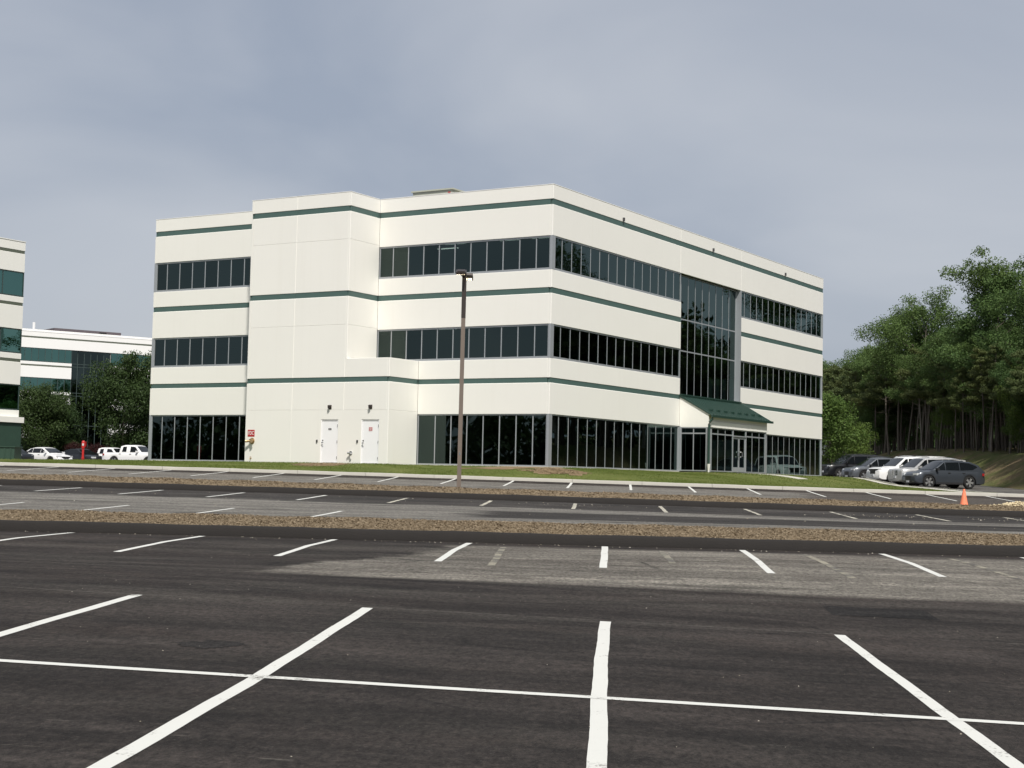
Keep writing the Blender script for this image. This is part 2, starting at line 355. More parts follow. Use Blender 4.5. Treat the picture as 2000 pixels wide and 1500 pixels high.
# ------------------------------------------------------------------ terrain
PY = np.array([-120, 0, 8, 11.4, 16.7, 23.8, 26.6, 29.4]); PZ = np.array([-1.75, -1.68, -1.62, -1.595, -1.52, -1.335, -1.265, -1.245])
CY = np.array([-120, 0, 17, 23.8, 29.4]); CS = np.array([-.012, -.03, -.03, -.006, -.002])
def sst(t): t = np.clip(t, 0, 1); return t * t * (3 - 2 * t)
def xsoft(X): return 25 * np.tanh(np.asarray(X, float) / 25)
def z1(X, Y): return Z0 + np.interp(Y, PY, PZ) + np.interp(Y, CY, CS) * xsoft(X)
def z2(X, Y): return Z0 + np.interp(Y, [31, 36, 42.5, 47.9], [-.94, -.90, -.83, -.735]) + np.interp(Y, [31, 34, 42.5], [-.001, -.003, -.011]) * xsoft(X)
def z3(X, Y): return Z0 + np.interp(Y, [50, 55, 62, 66.6, 68.3], [-.70, -.60, -.385, -.235, -.17]) - .0125 * xsoft(X)
CB = W(1.7518, 72.0); BX = W(1.7518 + .8573, 72 - .5149) - CB; BY = W(1.7518 + .5149, 72 + .8573) - CB   # building axes
BX.z = BY.z = 0
FLOOR = Z0 + .5578
def rdist(x, y, x0, x1, y0, y1): return np.hypot(np.maximum(np.maximum(x0 - x, x - x1), 0), np.maximum(np.maximum(y0 - y, y - y1), 0))
def blocal(X, Y):
    dx, dy = X - CB.x, Y - CB.y; return dx * BX.x + dy * BX.y, dx * BY.x + dy * BY.y
def bdist(X, Y):
    x, y = blocal(X, Y)
    return np.minimum(np.minimum(rdist(x, y, -25.15, 0, 0, 36.9), rdist(x, y, -16.2, -7.4, -2.43, 0)), rdist(x, y, 0, 1.8, 14.3, 22.8))
def camxy(X, Y):
    return X * cos(YAW) + Y * sin(YAW), -X * sin(YAW) + Y * cos(YAW)
def zroad(X, Y):
    return Z0 + np.interp(Y, [60, 68.3, 99, 118, 140, 170, 260], [-.5, -.42, -.07, .40, .85, 1.3, 2.5]) - .004 * np.clip(np.asarray(X, float) - 17, -60, 30)
def zgrass(X, Y):
    X = np.asarray(X, float); Y = np.asarray(Y, float)
    kz = Z0 - .045 - .0125 * xsoft(X)
    base = kz + .04 * sst((Y - 69) / 14.) * sst((-X - 8) / 10.) - .10 * sst((Y - 95) / 15.)
    rz = zroad(X, Y) + .13
    base = base + (rz - base) * sst((X - 5) / 9.) * sst((Y - 70) / 12.)
    dk = np.maximum(Y - 68.4, 0); d = np.maximum(bdist(X, Y) - .35, 0)
    wgt = dk / (dk + d + 1e-6) * sst(1.25 - d / (16. - 10.5 * sst((X - 2) / 7.)))
    return base + (FLOOR - .035 - base) * wgt
def edge_x(Y):           # right hand edge of the lawn
    return np.interp(Y, [68.3, 69.0, 70.2, 73, 86, 98, 104, 118, 135], [15.4, 16.6, 17.2, 17.4, 17.8, 17.6, 16.6, 14.0, 11.0])

big = MB(); N = 64
big.add([(0, 0, -1.2)] + [(4000 * cos(2 * pi * k / N), 4000 * sin(2 * pi * k / N), -1.2) for k in range(N)], [(0, 1 + k, 1 + (k + 1) % N) for k in range(N)])
tag(big.build('ground', 'earth'), kind='structure')
XS = np.concatenate([np.arange(-110, -30, 8), np.arange(-30, 30, 1.0), np.arange(30, 111, 8)])
lot1 = sheet('parking_lot', XS, np.concatenate([np.arange(-120, 0, 10), np.unique(np.round(np.concatenate([np.arange(0, 29.41, .4), PY[2:]]), 3)), [29.45]]), z1, 'asphalt_front')
lot2 = sheet('parking_lot', XS, np.arange(31.0, 48.01, .5), z2, 'asphalt_mid')
lot3 = sheet('parking_lot', XS, np.concatenate([np.arange(50, 68.3, .4), [68.32]]), z3, 'asphalt_far')

def bumpy(X, Y, a=.03, s=1.0):
    return a * (np.sin(X * 2.1 * s + 1.3 * np.sin(Y * 1.7 * s)) + np.sin(X * 5.3 * s + Y * 3.1 * s) * .6 + np.sin(Y * 7.7 * s - X * 1.9 * s + 2) * .4)
K1, K2 = .205, .185
def zm1(X, Y):
    t = np.clip((Y - 29.72) / 1.9, 0, 1)
    zl = z1(X, np.full_like(X, 29.4)) + K1 - .02; zr = z2(X, np.full_like(X, 31.6)) + .02
    return zl + (zr - zl) * t + .045 * np.sin(pi * np.clip(t, 0, 1)) ** .8 + bumpy(X, Y, .009)
def zm2(X, Y):
    t = np.clip((Y - 48.2) / 2.9, 0, 1)
    zl = z2(X, np.full_like(X, 47.9)) + K2 - .02; zr = z3(X, np.full_like(X, 51.)) + .02
    return zl + (zr - zl) * t + .19 * np.sin(pi * np.clip(t, 0, 1)) ** .8 + bumpy(X, Y, .012)
XM = np.arange(-45, 45.1, .3)
m1 = sheet('mulch_bed', XM, np.linspace(29.66, 31.7, 12), zm1, 'mulch'); m2 = sheet('mulch_bed', XM, np.linspace(48.15, 51.2, 14), zm2, 'mulch')

def kerb(name, xs, y, prof, zf, mat, kinda=None):
    """a kerb along X with cross-section prof [(dy, dz)]"""
    mb = MB(); n = len(prof)
    for x in xs:
        x = float(x); zb = float(zf(np.array(x), np.array(y))); j = .008 * sin(x * 1.7) + .006 * sin(x * 4.1 + 1)
        mb.v += [(x, y + dy + j, zb + dz + (j * .6 if dz > .02 else 0)) for dy, dz in prof]
    m = len(xs)
    mb.f = [(i * n + k, i * n + k + 1, (i + 1) * n + k + 1, (i + 1) * n + k) for i in range(m - 1) for k in range(n - 1)]
    mb.f += [tuple(range(n)), tuple(range((m - 1) * n, m * n))]
    return tag(mb.build(name, mat, smooth=40), kind='structure')
kerb('asphalt_kerb', np.arange(-60, 60.1, .5), 29.42, [(0, -.06), (0, .0), (.035, K1 - .05), (.07, K1 - .012), (.12, K1), (.27, K1 - .005), (.32, K1 - .06), (.36, -.06)], lambda X, Y: z1(X, Y), 'asphalt_kerb')
kerb('asphalt_kerb', np.arange(-60, 60.1, .5), 47.93, [(0, -.06), (0, .0), (.035, K2 - .05), (.07, K2 - .012), (.12, K2), (.27, K2 - .005), (.32, K2 - .06), (.36, -.06)], lambda X, Y: z2(X, np.minimum(Y, 47.9)), 'asphalt_kerb')
# pale concrete kerb along the lawn, cast in lengths
for k in range(31):
    x0 = -75 + k * 3.05; x1 = x0 + 3.035
    kerb('concrete_kerb', np.linspace(x0, x1, 5), 68.30, [(0, -.08), (0, .01), (.02, .13), (.05, .145), (.17, .145), (.19, .12), (.19, -.08)], z3, 'concrete_kerb')
# drive and parking to the right of the building
rx = np.arange(-60, 60, 2.0); ry = np.arange(68.3, 260, 2.0)
sheet('driveway', np.arange(-20, 48, 1.5), np.concatenate([[68.33], np.arange(69, 210, 1.5)]), lambda X, Y: np.where(Y < 71, z3(X, np.full_like(X, 68.3)) * (71 - Y) / 2.7 + zroad(X, Y) * (1 - (71 - Y) / 2.7), zroad(X, Y)), 'asphalt_drive', keep=lambda x, y: x > edge_x(y) - 4)
sheet('back_lot', np.arange(-110, -17, 2.), np.arange(100, 240, 3.), lambda X, Y: Z0 - .05 + .35 * sst((Y - 100) / 35.), 'asphalt_drive')
gx = np.concatenate([np.arange(-80, -34, 2.), np.arange(-34, 19, .5)]); gy = np.concatenate([[68.47], np.arange(69, 92, .5), np.arange(92, 138, 1.5)])
def gkeep(x, y):
    lx, ly = blocal(x, y)
    return (x < edge_x(y) - .1) & ((y < 104) | (x > -14)) & ~((lx > -24.5) & (lx < -.6) & (ly > .6) & (ly < 36))
lawn = sheet('lawn', gx, gy, zgrass, 'turf', keep=gkeep)
# lawn edge kerb towards the drive, and a strip of concrete walk
def ribbon(name, pts, wdt, zf, thick, mat, kind='structure'):
    mb = MB(); n = len(pts)
    for i, p in enumerate(pts):
        a = Vector(pts[max(i - 1, 0)]); b = Vector(pts[min(i + 1, n - 1)]); d = (b - a).normalized(); nn = Vector((d.y, -d.x))
        for sgn in (-1, 1):
            x, y = p[0] + nn.x * wdt * .5 * sgn, p[1] + nn.y * wdt * .5 * sgn; z = float(zf(np.array(x), np.array(y)))
            mb.v += [(x, y, z + thick), (x, y, z - .15)]
    mb.f = []
    for i in range(n - 1):
        a, b = 4 * i, 4 * (i + 1); mb.f += [(a, a + 2, b + 2, b), (a, b, b + 1, a + 1), (a + 2, a + 3, b + 3, b + 2)]
    mb.f += [(0, 1, 3, 2), (4 * n - 4, 4 * n - 2, 4 * n - 1, 4 * n - 3)]
    return tag(mb.build(name, mat), kind=kind)
ys_ = [68.55, 69.0, 69.6, 70.4, 72, 75, 80, 86, 92, 98, 101, 104, 111, 118, 126]
ribbon('concrete_kerb', [(float(edge_x(y)), y) for y in ys_], .18, lambda x, y: zgrass(x, y), .03, 'concrete_kerb')
ribbon('footpath', [(float(edge_x(y)) - .75, y) for y in ys_[5:]], .7, lambda x, y: zgrass(x, y), .02, 'concrete')
def b2w(x, y, z=0.): p = CB + BX * x + BY * y; return Vector((p.x, p.y, FLOOR + z))
pth = [b2w(1.9 + k * .6, 18.6) for k in range(7)]
ribbon('footpath', [(p.x, p.y) for p in pth], 1.5, lambda x, y: zgrass(x, y), .025, 'concrete')

# the embankment and the floor of the wood, to the right and behind
def zbank(xc, d):
    wpos = np.stack([xc * cos(YAW) - d * sin(YAW), xc * sin(YAW) + d * cos(YAW)], 0)
    toe = 33.2 - .02 * (d - 100) + 1.2 * np.sin(d * .05) ; t = (xc - toe) / 5.5
    base = zroad(wpos[0], wpos[1]) - .12
    h = 2.75 + .35 * np.sin(d * .09 + 1) - .010 * np.clip(d - 110, 0, 100)
    return base + h * sst(t) + .03 * np.clip(xc - toe - 5.5, 0, 100) + bumpy(xc, d, .05, .35) * sst(t * 3)
xc = np.concatenate([np.arange(31.5, 42, .6), np.arange(42, 110, 5)]); dd = np.arange(40, 300, 2.)
XX, DD = np.meshgrid(xc, dd); ZZ = zbank(XX, DD)
V = np.stack([XX * cos(YAW) - DD * sin(YAW), XX * sin(YAW) + DD * cos(YAW), ZZ], -1).reshape(-1, 3)
nn_ = len(xc); ii = np.arange(len(dd) - 1)[:, None] * nn_ + np.arange(nn_ - 1)[None]
F = np.stack([ii, ii + 1, ii + nn_ + 1, ii + nn_], -1).reshape(-1, 4)
tag(link(bpy.data.objects.new('embankment', npmesh('embankment', V, F, 'bank', True))), kind='structure')

# ------------------------------------------------------------------ painted lines (parts of their lots)
def line(parent, p0, p1, wdt, zf, mat, name='parking_line', lift=.0035):
    a, b = Vector(p0), Vector(p1); d = b - a; n = max(4, int(d.length / .22)); d.normalize(); nn = Vector((d.y, -d.x)); mb = MB()
    ph = random.uniform(0, 6)
    for i in range(n + 1):
        p = a + (b - a) * (i / n) + nn * (.010 * sin(i * .13 + ph) + .003 * sin(i * .6 + ph))
        for sgn in (-1, 1):
            j = random.uniform(-.002, .002)
            x, y = p.x + nn.x * (wdt / 2 + j) * sgn, p.y + nn.y * (wdt / 2 + j) * sgn
            mb.v.append((x, y, float(zf(np.array(x), np.array(y))) + lift))
    mb.f = [(2 * i, 2 * i + 1, 2 * i + 3, 2 * i + 2) for i in range(n)]
    return mb.build(name, mat, parent)
SP = 2.55
for k in range(-6, 7): line(lot1, (k * SP - .07 - .05 * (k > 0), 16.8 - .0 * k), (k * SP - .07, 6.0), .118, z1, 'line_fresh')
line(lot1, (-16, 11.62), (16, 11.35), .125, z1, 'line_fresh', lift=.0055)
for k in range(-7, 8): line(lot1, (k * SP - .13, 29.25), (k * SP - .13 + random.uniform(-.05, .05), 23.9 + random.uniform(-.25, .25)), .118, z1, 'line_fresh')
for k, (ya, yb) in enumerate([(28.0, 23.5), (28.2, 25.0), (28.4, 23.4), (28.2, 24.0)]):
    x = [-1.95, .85, 3.43, 6.0][k]; line(lot1, (x, ya), (x + .12, yb), .115, z1, 'line_ghost')
for k in range(-12, 12): line(lot2, ((k + .55) * SP, 47.3), ((k + .55) * SP + .05, 42.5 + random.uniform(-.4, .9)), .11, z2, 'line_worn' if k > -4 else 'line_fresh')
for k in range(-12, -2): line(lot2, ((k + .50) * SP, 31.9), ((k + .50) * SP, 36.3), .10, z2, 'line_worn' if k > -3 else 'line_fresh')
for k in range(-16, 8): line(lot3, ((k + .28) * SP, 68.2), ((k + .28) * SP, 62.2), .105, z3, 'line_fresh')
# tarmac repairs
sheet('tarmac_patch', np.linspace(2.60, 3.85, 7), np.linspace(18.65, 19.6, 8), lambda X, Y: z1(X, Y) + .003, 'patch', parent=lot1)
sheet('tarmac_patch', np.linspace(-3.8, -3.0, 17), np.linspace(12.7, 13.6, 19), lambda X, Y: z1(X, Y) + .003, 'patch', parent=lot1, keep=lambda x, y: ((x + 3.42) / .30) ** 2 + ((y - 13.15) / .30) ** 2 + .5 * np.sin(9 * x + 3 * y) * np.sin(11 * y) < .75)

# ------------------------------------------------------------------ loose stuff on the ground
def quads(P, ax, ay):
    """flat quads centred on P with half axes ax, ay (n,3 arrays)"""
    V = np.stack([P - ax - ay, P + ax - ay, P + ax + ay, P - ax + ay], 1).reshape(-1, 3)
    return V, np.arange(len(P) * 4).reshape(-1, 4)
def rvec(n):
    v = RNG.normal(size=(n, 3)); return v / np.linalg.norm(v, axis=1, keepdims=True)
def chips(name, n, x0, x1, y0, y1, zf, s0, s1, label, bias=0.):
    x = RNG.uniform(x0, x1, n); y = y0 + (y1 - y0) * RNG.uniform(0, 1, n) ** (1 + bias)
    s = RNG.uniform(s0, s1, n)[:, None]; a = rvec(n); a[:, 2] *= .35; a /= np.linalg.norm(a, axis=1, keepdims=True)
    b = np.cross(a, rvec(n)); b[:, 2] = np.abs(b[:, 2]); b /= np.linalg.norm(b, axis=1, keepdims=True)
    z = zf(x, y) + RNG.uniform(.0, .03, n); P = np.stack([x, y, z], 1)
    V, F = quads(P, a * s, b * s * .33)
    o = link(bpy.data.objects.new(name, npmesh(name, V, F, 'chips'))); return tag(o, label, 'mulch', kind='stuff')
chips('mulch_chips', 75000, -14, 14, 29.64, 31.68, zm1, .008, .024, 'shredded brown mulch in the near island behind the black kerb')
chips('mulch_chips', 70000, -24, 24, 48.14, 51.15, zm2, .012, .034, 'shredded brown mulch in the far island around the lamp post')
def stones(name, P, s, mat, label, cat):
    n = len(P); base = np.array([(1, 0, 0), (-1, 0, 0), (0, 1, 0), (0, -1, 0), (0, 0, 1), (0, 0, -1)], float)
    V = (base[None] * RNG.uniform(.6, 1.2, (n, 6, 1)) * s[:, None, None] * np.array([1, 1, .7]) + P[:, None]).reshape(-1, 3)
    f = np.array([(0, 2, 4), (2, 1, 4), (1, 3, 4), (3, 0, 4), (2, 0, 5), (1, 2, 5), (3, 1, 5), (0, 3, 5)])
    F = (f[None] + 6 * np.arange(n)[:, None, None]).reshape(-1, 3)
    return tag(link(bpy.data.objects.new(name, npmesh(name, V, F, mat))), label, cat, kind='stuff')
def scatter(n, x0, x1, y0, y1, zf):
    x = RNG.uniform(x0, x1, n); y = RNG.uniform(y0, y1, n); return np.stack([x, y, zf(x, y)], 1)
P = np.concatenate([scatter(260, -9, 9, 8, 29, z1), scatter(120, -12, 12, 29.0, 29.38, z1)])
stones('pebbles', P, RNG.uniform(.003, .009, len(P)) * (1 + (P[:, 1] > 28)), 'stones', 'small loose stones scattered over the front lot', 'pebbles')
P = np.concatenate([scatter(90, -18, 18, 37, 47.5, z2), scatter(26, -3.0, 1.5, 45.5, 47, z2), scatter(40, 6.6, 9.0, 44, 46, z2), scatter(30, 10.2, 12.5, 44, 46.5, z2)])
stones('pebbles', P, RNG.uniform(.006, .026, len(P)), 'stones', 'pale stone chips scattered over the middle lot', 'pebbles')
# pale heap of gravel beside the cone
hx, hy = RNG.normal(12.75, .62, 900), RNG.normal(49.9, .25, 900)
hz = zm2(hx, hy) + .17 * np.exp(-((hx - 12.75) / .75) ** 2 - ((hy - 49.9) / .35) ** 2) * RNG.uniform(.1, 1.0, 900)
stones('gravel_heap', np.stack([hx, hy, hz], 1), RNG.uniform(.02, .055, 900), 'gravel_pale', 'low heap of pale yellow gravel on the mulch beside the orange cone', 'gravel')
# grass
def turf(n, x0, x1, y0, y1, h0, h1, wd, keepf):
    x = RNG.uniform(x0, x1, n); y = RNG.uniform(y0, y1, n); k = keepf(x, y); x, y = x[k], y[k]; n = len(x)
    h = RNG.uniform(h0, h1, n) * (.55 + .9 * (.5 + .5 * np.sin(x * .9 + 2 * np.sin(y * .6)) * np.sin(y * 1.1 + x * .35)))
    a = RNG.uniform(0, 2 * pi, n); dx, dy = np.cos(a) * wd, np.sin(a) * wd; lx, ly = RNG.normal(0, .5, n) * h, RNG.normal(0, .5, n) * h
    z = zgrass(x, y) - .01
    V = np.stack([np.stack([x - dx, y - dy, z], 1), np.stack([x + dx, y + dy, z], 1), np.stack([x + lx, y + ly, z + h], 1)], 1).reshape(-1, 3)
    return V, np.arange(n * 3).reshape(-1, 3)
def blob(x, y, cx, cy, rx, ry): return ((x - cx) / rx) ** 2 + ((y - cy) / ry) ** 2
def gk(x, y):
    lx, ly = blocal(x, y)
    q = np.minimum(blob(x, y, -2.6, 70.7, 1.9, 1.4), np.minimum(blob(x, y, -13.9, 73.2, 1.5, 1.9), blob(x, y, -4.6, 72.0, 2.6, .8))) + RNG.uniform(-.5, .5, len(x))
    pathd = (lx > 1.6) & (lx < 5.6) & (np.abs(ly - 18.6) < .8)
    return (x < edge_x(y) - .15) & (bdist(x, y) > .12) & (q > .9) & ~((np.abs(x - edge_x(y) + .75) < .42) & (y > 74)) & ~pathd
V1, F1 = turf(150000, -30, 17.5, 68.52, 80, .022, .055, .016, gk); V2, F2 = turf(60000, -45, 18, 80, 104, .03, .06, .028, lambda x, y: gk(x, y) & ((x < -10) | (x > 4)))
tag(link(bpy.data.objects.new('grass', npmesh('grass', np.concatenate([V1, V2]), np.concatenate([F1, F2 + len(V1)]), 'grass_blade'))), 'short mown grass on the bank in front of the office building', 'grass', kind='stuff')
ground_mat('soil', (.20, .145, .085), (.27, .20, .12), (.15, .11, .065), 2.)
sheet('bare_soil', np.arange(-18, 1, .2), np.arange(69, 77, .2), lambda X, Y: zgrass(X, Y) + .014, 'soil', kind='stuff',
      keep=lambda x, y: (np.minimum(np.minimum(blob(x, y, -2.6, 70.7, 1.7, 1.2), blob(x, y, -13.9, 73.2, 1.3, 1.7)), blob(x, y, -4.6, 72.0, 2.4, .7)) + .45 * np.sin(3.1 * x + 2 * np.sin(2.3 * y)) * np.sin(3.7 * y + x) < .85) & (bdist(x, y) > .15) & (y > 68.8))
# bare straw patches where the turf has not taken
def strawpatch(cx, cy, rx, ry):
    n = 500; a = RNG.uniform(0, 2 * pi, n); r = np.sqrt(RNG.uniform(0, 1, n)); x = cx + rx * r * np.cos(a); y = cy + ry * r * np.sin(a)
    v = rvec(n); v[:, 2] *= .15; b = np.cross(v, np.array([0, 0, 1.])); s = RNG.uniform(.04, .13, n)[:, None]
    b /= np.linalg.norm(b, axis=1, keepdims=True) + 1e-9
    return quads(np.stack([x, y, zgrass(x, y) + RNG.uniform(.01, .04, n)], 1), v * s, b * .012)
Va, Fa = strawpatch(-2.6, 70.6, 1.4, .9); Vb, Fb = strawpatch(-13.9, 73.2, 1.2, 1.6)
tag(link(bpy.data.objects.new('straw', npmesh('straw', np.concatenate([Va, Vb]), np.concatenate([Fa, Fb + len(Va)]), 'straw'))), 'dry straw on the bare patches of the lawn', 'straw', kind='stuff')

# ------------------------------------------------------------------ buildings: helpers
class Face:
    """a vertical wall plane in a building's own frame: origin, direction along the wall, outward direction"""
    def __init__(s, o, a, n): s.o, s.a, s.n = Vector(o), Vector(a), Vector(n)
    def p(s, a, o, z): q = s.o + s.a * a + s.n * o; return (q.x, q.y, z)
def slab(mb, F, a0, a1, z0, z1, o=0., t=.25, ch=(0, 0, 0, 0)):
    """a panel whose outer face is chamfered at left, right, bottom, top"""
    l, r, b, tp = ch; c = max(ch)
    vs = [F.p(a0, o - t, z0), F.p(a1, o - t, z0), F.p(a1, o - t, z1), F.p(a0, o - t, z1),
          F.p(a0, o - c, z0), F.p(a1, o - c, z0), F.p(a1, o - c, z1), F.p(a0, o - c, z1),
          F.p(a0 + l, o, z0 + b), F.p(a1 - r, o, z0 + b), F.p(a1 - r, o, z1 - tp), F.p(a0 + l, o, z1 - tp)]
    fs = [(0, 1, 2, 3)] + [(i, (i + 1) % 4, 4 + (i + 1) % 4, 4 + i) for i in range(4)]
    if c > 0: fs += [(4 + i, 4 + (i + 1) % 4, 8 + (i + 1) % 4, 8 + i) for i in range(4)] + [(8, 9, 10, 11)]
    else: vs = vs[:8]; fs += [(4, 5, 6, 7)]
    if c > 0:
        # drop degenerate rings where a side has no chamfer but others do: keep them as thin faces
        pass
    mb.add(vs, fs); return mb
C_ = .017
def panel(root, F, a0, a1, z0, z1, mat='cream', o=0., t=.25, ch=(C_, C_, C_, C_), name='wall_panel'):
    return slab(MB(), F, a0, a1, z0, z1, o, t, ch).build(name, mat, root)
def stripe(root, F, a0, a1, z0, z1, mat='stripe', o=-.022, t=.2):
    return slab(MB(), F, a0, a1, z0, z1, o, t).build('stripe', mat, root)
def window(root, F, z0, z1, cuts, o=-.07, mw=.052, sill=.10, head=.07, glassm='glass', alu='alu', trans=(), ends=(.06, .06), depth=.12, label=None):
    """a ribbon window between cuts[0] and cuts[-1]: frame rails with a mullion and a pane per bay"""
    a0, a1 = cuts[0], cuts[-1]; mb = MB()
    slab(mb, F, a0, a1, z0, z0 + sill, o + .05, depth + .05); slab(mb, F, a0, a1, z1 - head, z1, o + .03, depth + .03)
    slab(mb, F, a0, a0 + ends[0], z0 + sill, z1 - head, o + .03, depth); slab(mb, F, a1 - ends[1], a1, z0 + sill, z1 - head, o + .03, depth)
    for tz in trans: slab(mb, F, a0 + ends[0], a1 - ends[1], tz - .035, tz + .035, o - .001, depth - .02)
    win = mb.build('window_frame', alu, root)
    for c in cuts[1:-1]: slab(MB(), F, c - mw / 2, c + mw / 2, z0 + sill, z1 - head, o, depth).build('mullion', alu, win)
    zs = [z0 + sill] + list(trans) + [z1 - head]
    for i in range(len(cuts) - 1):
        b0 = cuts[i] + (ends[0] if i == 0 else mw / 2); b1 = cuts[i + 1] - (ends[1] if i == len(cuts) - 2 else mw / 2)
        for j in range(len(zs) - 1):
            c0 = zs[j] + (.035 if j else 0); c1 = zs[j + 1] - (.035 if j < len(zs) - 2 else 0)
            g = MB(); tl = random.uniform(-.003, .003); tv = random.uniform(-.003, .003); oo = o - .012
            q4 = (0, 1, 2, 3) if F.a.x * F.n.y - F.a.y * F.n.x < 0 else (3, 2, 1, 0)      # face outwards
            g.add([F.p(b0, oo + tl, c0), F.p(b1, oo - tl, c0), F.p(b1, oo - tl + tv, c1), F.p(b0, oo + tl + tv, c1)], [q4])
            g.build('pane', glassm, win)
    return win
def arange(a, b, step):
    r = []; x = a
    while x < b - 1e-6: r.append(x); x += step
    return r

# ------------------------------------------------------------------ the office building
ang = atan2(BX.y, BX.x)
B = tag(empty('office_building', (CB.x, CB.y, FLOOR), ang), 'cream three storey office building with green stripes and ribbon windows', 'building')
PR = 2.43
FF = Face((0, 0), (1, 0), (0, -1)); FE = Face((0, 0), (0, 1), (1, 0)); FBF = Face((0, -PR), (1, 0), (0, -1))
FBS = Face((-9.95, -PR), (0, 1), (1, 0)); FLS = Face((-7.4, -PR), (0, 1), (1, 0)); FWB = Face((-16.2, -PR), (0, 1), (-1, 0))
FW = Face((-25.15, 0), (0, 1), (-1, 0)); FN = Face((0, 36.92), (1, 0), (0, 1))
G1, S1a, S1b, W2a, W2b, S2a, S2b, W3a, W3b, S3a, S3b, TOP = 2.45, 3.91, 4.15, 5.05, 6.66, 8.10, 8.37, 9.2, 10.81, 12.27, 12.54, 13.21
SOLID = [(G1, S1a), (S1b, W2a), (W2b, S2a), (S2b, W3a), (W3b, S3a), (S3b, TOP)]; STR = [(S1a, S1b), (S2a, S2b), (S3a, S3b)]
SL = .022      # sloped upper lip of the panels under a stripe
def stack(F, a0, a1, bands, t, cl=C_, cr_=C_):
    for z0, z1_ in bands:
        lip = any(abs(z1_ - s[0]) < .01 for s in STR)
        panel(B, F, a0, a1, z0, z1_, t=t, ch=(cl, cr_, .006, SL if lip else .015))
# front, left wing and centre (the end return panels are 0.13 thick and close the corner)
stack(FF, -25.02, -16.2, SOLID, .25); stack(FF, -9.95, -.13, SOLID[2:], .25); stack(FF, -7.4, -.13, SOLID[:2], .25)
for z0, z1_ in STR:
    stripe(B, FF, -25.0, -16.2, z0, z1_); stripe(B, FF, -9.95 if z0 > 5 else -7.4, -.16, z0, z1_)
# east face
stack(FE, 0, 14.35, SOLID[:4], .13); stack(FE, 22.65, 36.92, SOLID[:4], .13)
for a0, a1 in ((0, 14.2), (14.2, 22.75), (22.75, 36.92)): stack(FE, a0, a1, SOLID[4:], .13)
for z0, z1_ in STR:
    for a0, a1 in (((.05, 14.2), (14.2, 22.75), (22.75, 36.87)) if z0 > 10 else ((.05, 14.35), (22.65, 36.87))): stripe(B, FE, a0, a1, z0, z1_, t=.11)
panel(B, FE, 14.35, 22.65, G1, 4.15, o=-.06, t=.2, ch=(0, 0, 0, 0))
# west and north sides
for z0, z1_ in SOLID:
    panel(B, FW, 0, 36.92, z0, z1_, t=.13); panel(B, FN, -25.02, -.13, z0, z1_, t=.13)
for z0, z1_ in STR: stripe(B, FW, .05, 36.87, z0, z1_, t=.11); stripe(B, FN, -25.0, -.16, z0, z1_, t=.11)
# the stair bay: plain panels with open joints
J1, J2, J3 = 2.56, 6.72, 10.9
D1, D2, DH = (-11.41, -10.36), (-8.97, -7.92), 2.10
TALL = [(4.15, J2), (J2, S2a), (S2b, J3), (J3, S3a), (S3b, TOP)]
for a0, a1 in ((-16.07, -13.25), (-13.25, -10.05)): stack(FBF, a0, a1, TALL, .22)
for a0, a1 in ((-16.07, -13.25), (-13.25, -10.05), (-10.05, -7.50)): stack(FBF, a0, a1, [(J1, S1a)], .22)
stack(FBF, -10.05, -7.50, [(4.15, W2a)], .22)
panel(B, FBF, -16.07, -13.25, 0, J1, t=.22, ch=(C_, C_, 0, .015))
for (d0, d1), a0, a1 in ((D1, -13.25, -10.05), (D2, -10.05, -7.50)):
    panel(B, FBF, a0, d0, 0, J1, t=.22, ch=(0, 0, 0, 0)); panel(B, FBF, d1, a1, 0, J1, t=.22, ch=(0, 0, 0, 0)); panel(B, FBF, d0, d1, DH, J1, t=.22, ch=(0, 0, 0, 0))
for z0, z1_ in STR:
    for a0, a1 in ((-16.05, -13.25), (-13.25, -10.05)) + (((-10.05, -7.53),) if z0 < 5 else ()): stripe(B, FBF, a0 + .006, a1 - .006, z0, z1_)
    if z0 > 5: stripe(B, FBS, .05, PR, z0, z1_, t=.09)
    else: stripe(B, FLS, .05, PR, z0, z1_, t=.09)
    stripe(B, FWB, .05, PR, z0, z1_, t=.09)
stack(FBS, 0, PR, [(W2a, J2), (J2, S2a), (S2b, J3), (J3, S3a), (S3b, TOP)], .10, cr_=0)
stack(FLS, 0, PR, [(0, J1), (J1, S1a), (S1b, W2a)], .10, cr_=0)
stack(FWB, 0, PR, [(0, J1), (J1, S1a), (S1b, J2), (J2, S2a), (S2b, J3), (J3, S3a), (S3b, TOP)], .13, cr_=0)
# roofs, floors, core (what shows dimly behind the glass)
def part(name, mat, *boxes, parent=None):
    mb = MB()
    for lo, hi in boxes: mb.box(lo, hi)
    return mb.build(name, mat, parent or B)
part('roof', 'grey', ((-24.9, .3, 12.3), (-.3, 36.7, 12.6)), ((-16.0, -PR + .25, 12.3), (-10.1, .29, 12.6))); part('roof', 'concrete', ((-9.94, -PR + .23, 4.75), (-7.52, -.01, 4.9)))
part('floor_slab', 'interior', ((-24.85, .32, -.6), (-.32, 36.6, .02))); part('floor_slab', 'interior', ((-24.85, .32, 2.75), (-.32, 14.3, 4.05)), ((-24.85, 14.3, 2.75), (-5, 36.6, 4.05)), ((-5, 22.7, 2.75), (-.32, 36.6, 4.05)))
part('floor_slab', 'interior', ((-24.85, .32, 6.9), (-.32, 14.3, 8.2)), ((-24.85, 14.3, 6.9), (-5, 36.6, 8.2)), ((-5, 22.7, 6.9), (-.32, 36.6, 8.2))); part('ceiling', 'interior', ((-24.85, .32, 11.0), (-.32, 36.6, 11.4)))
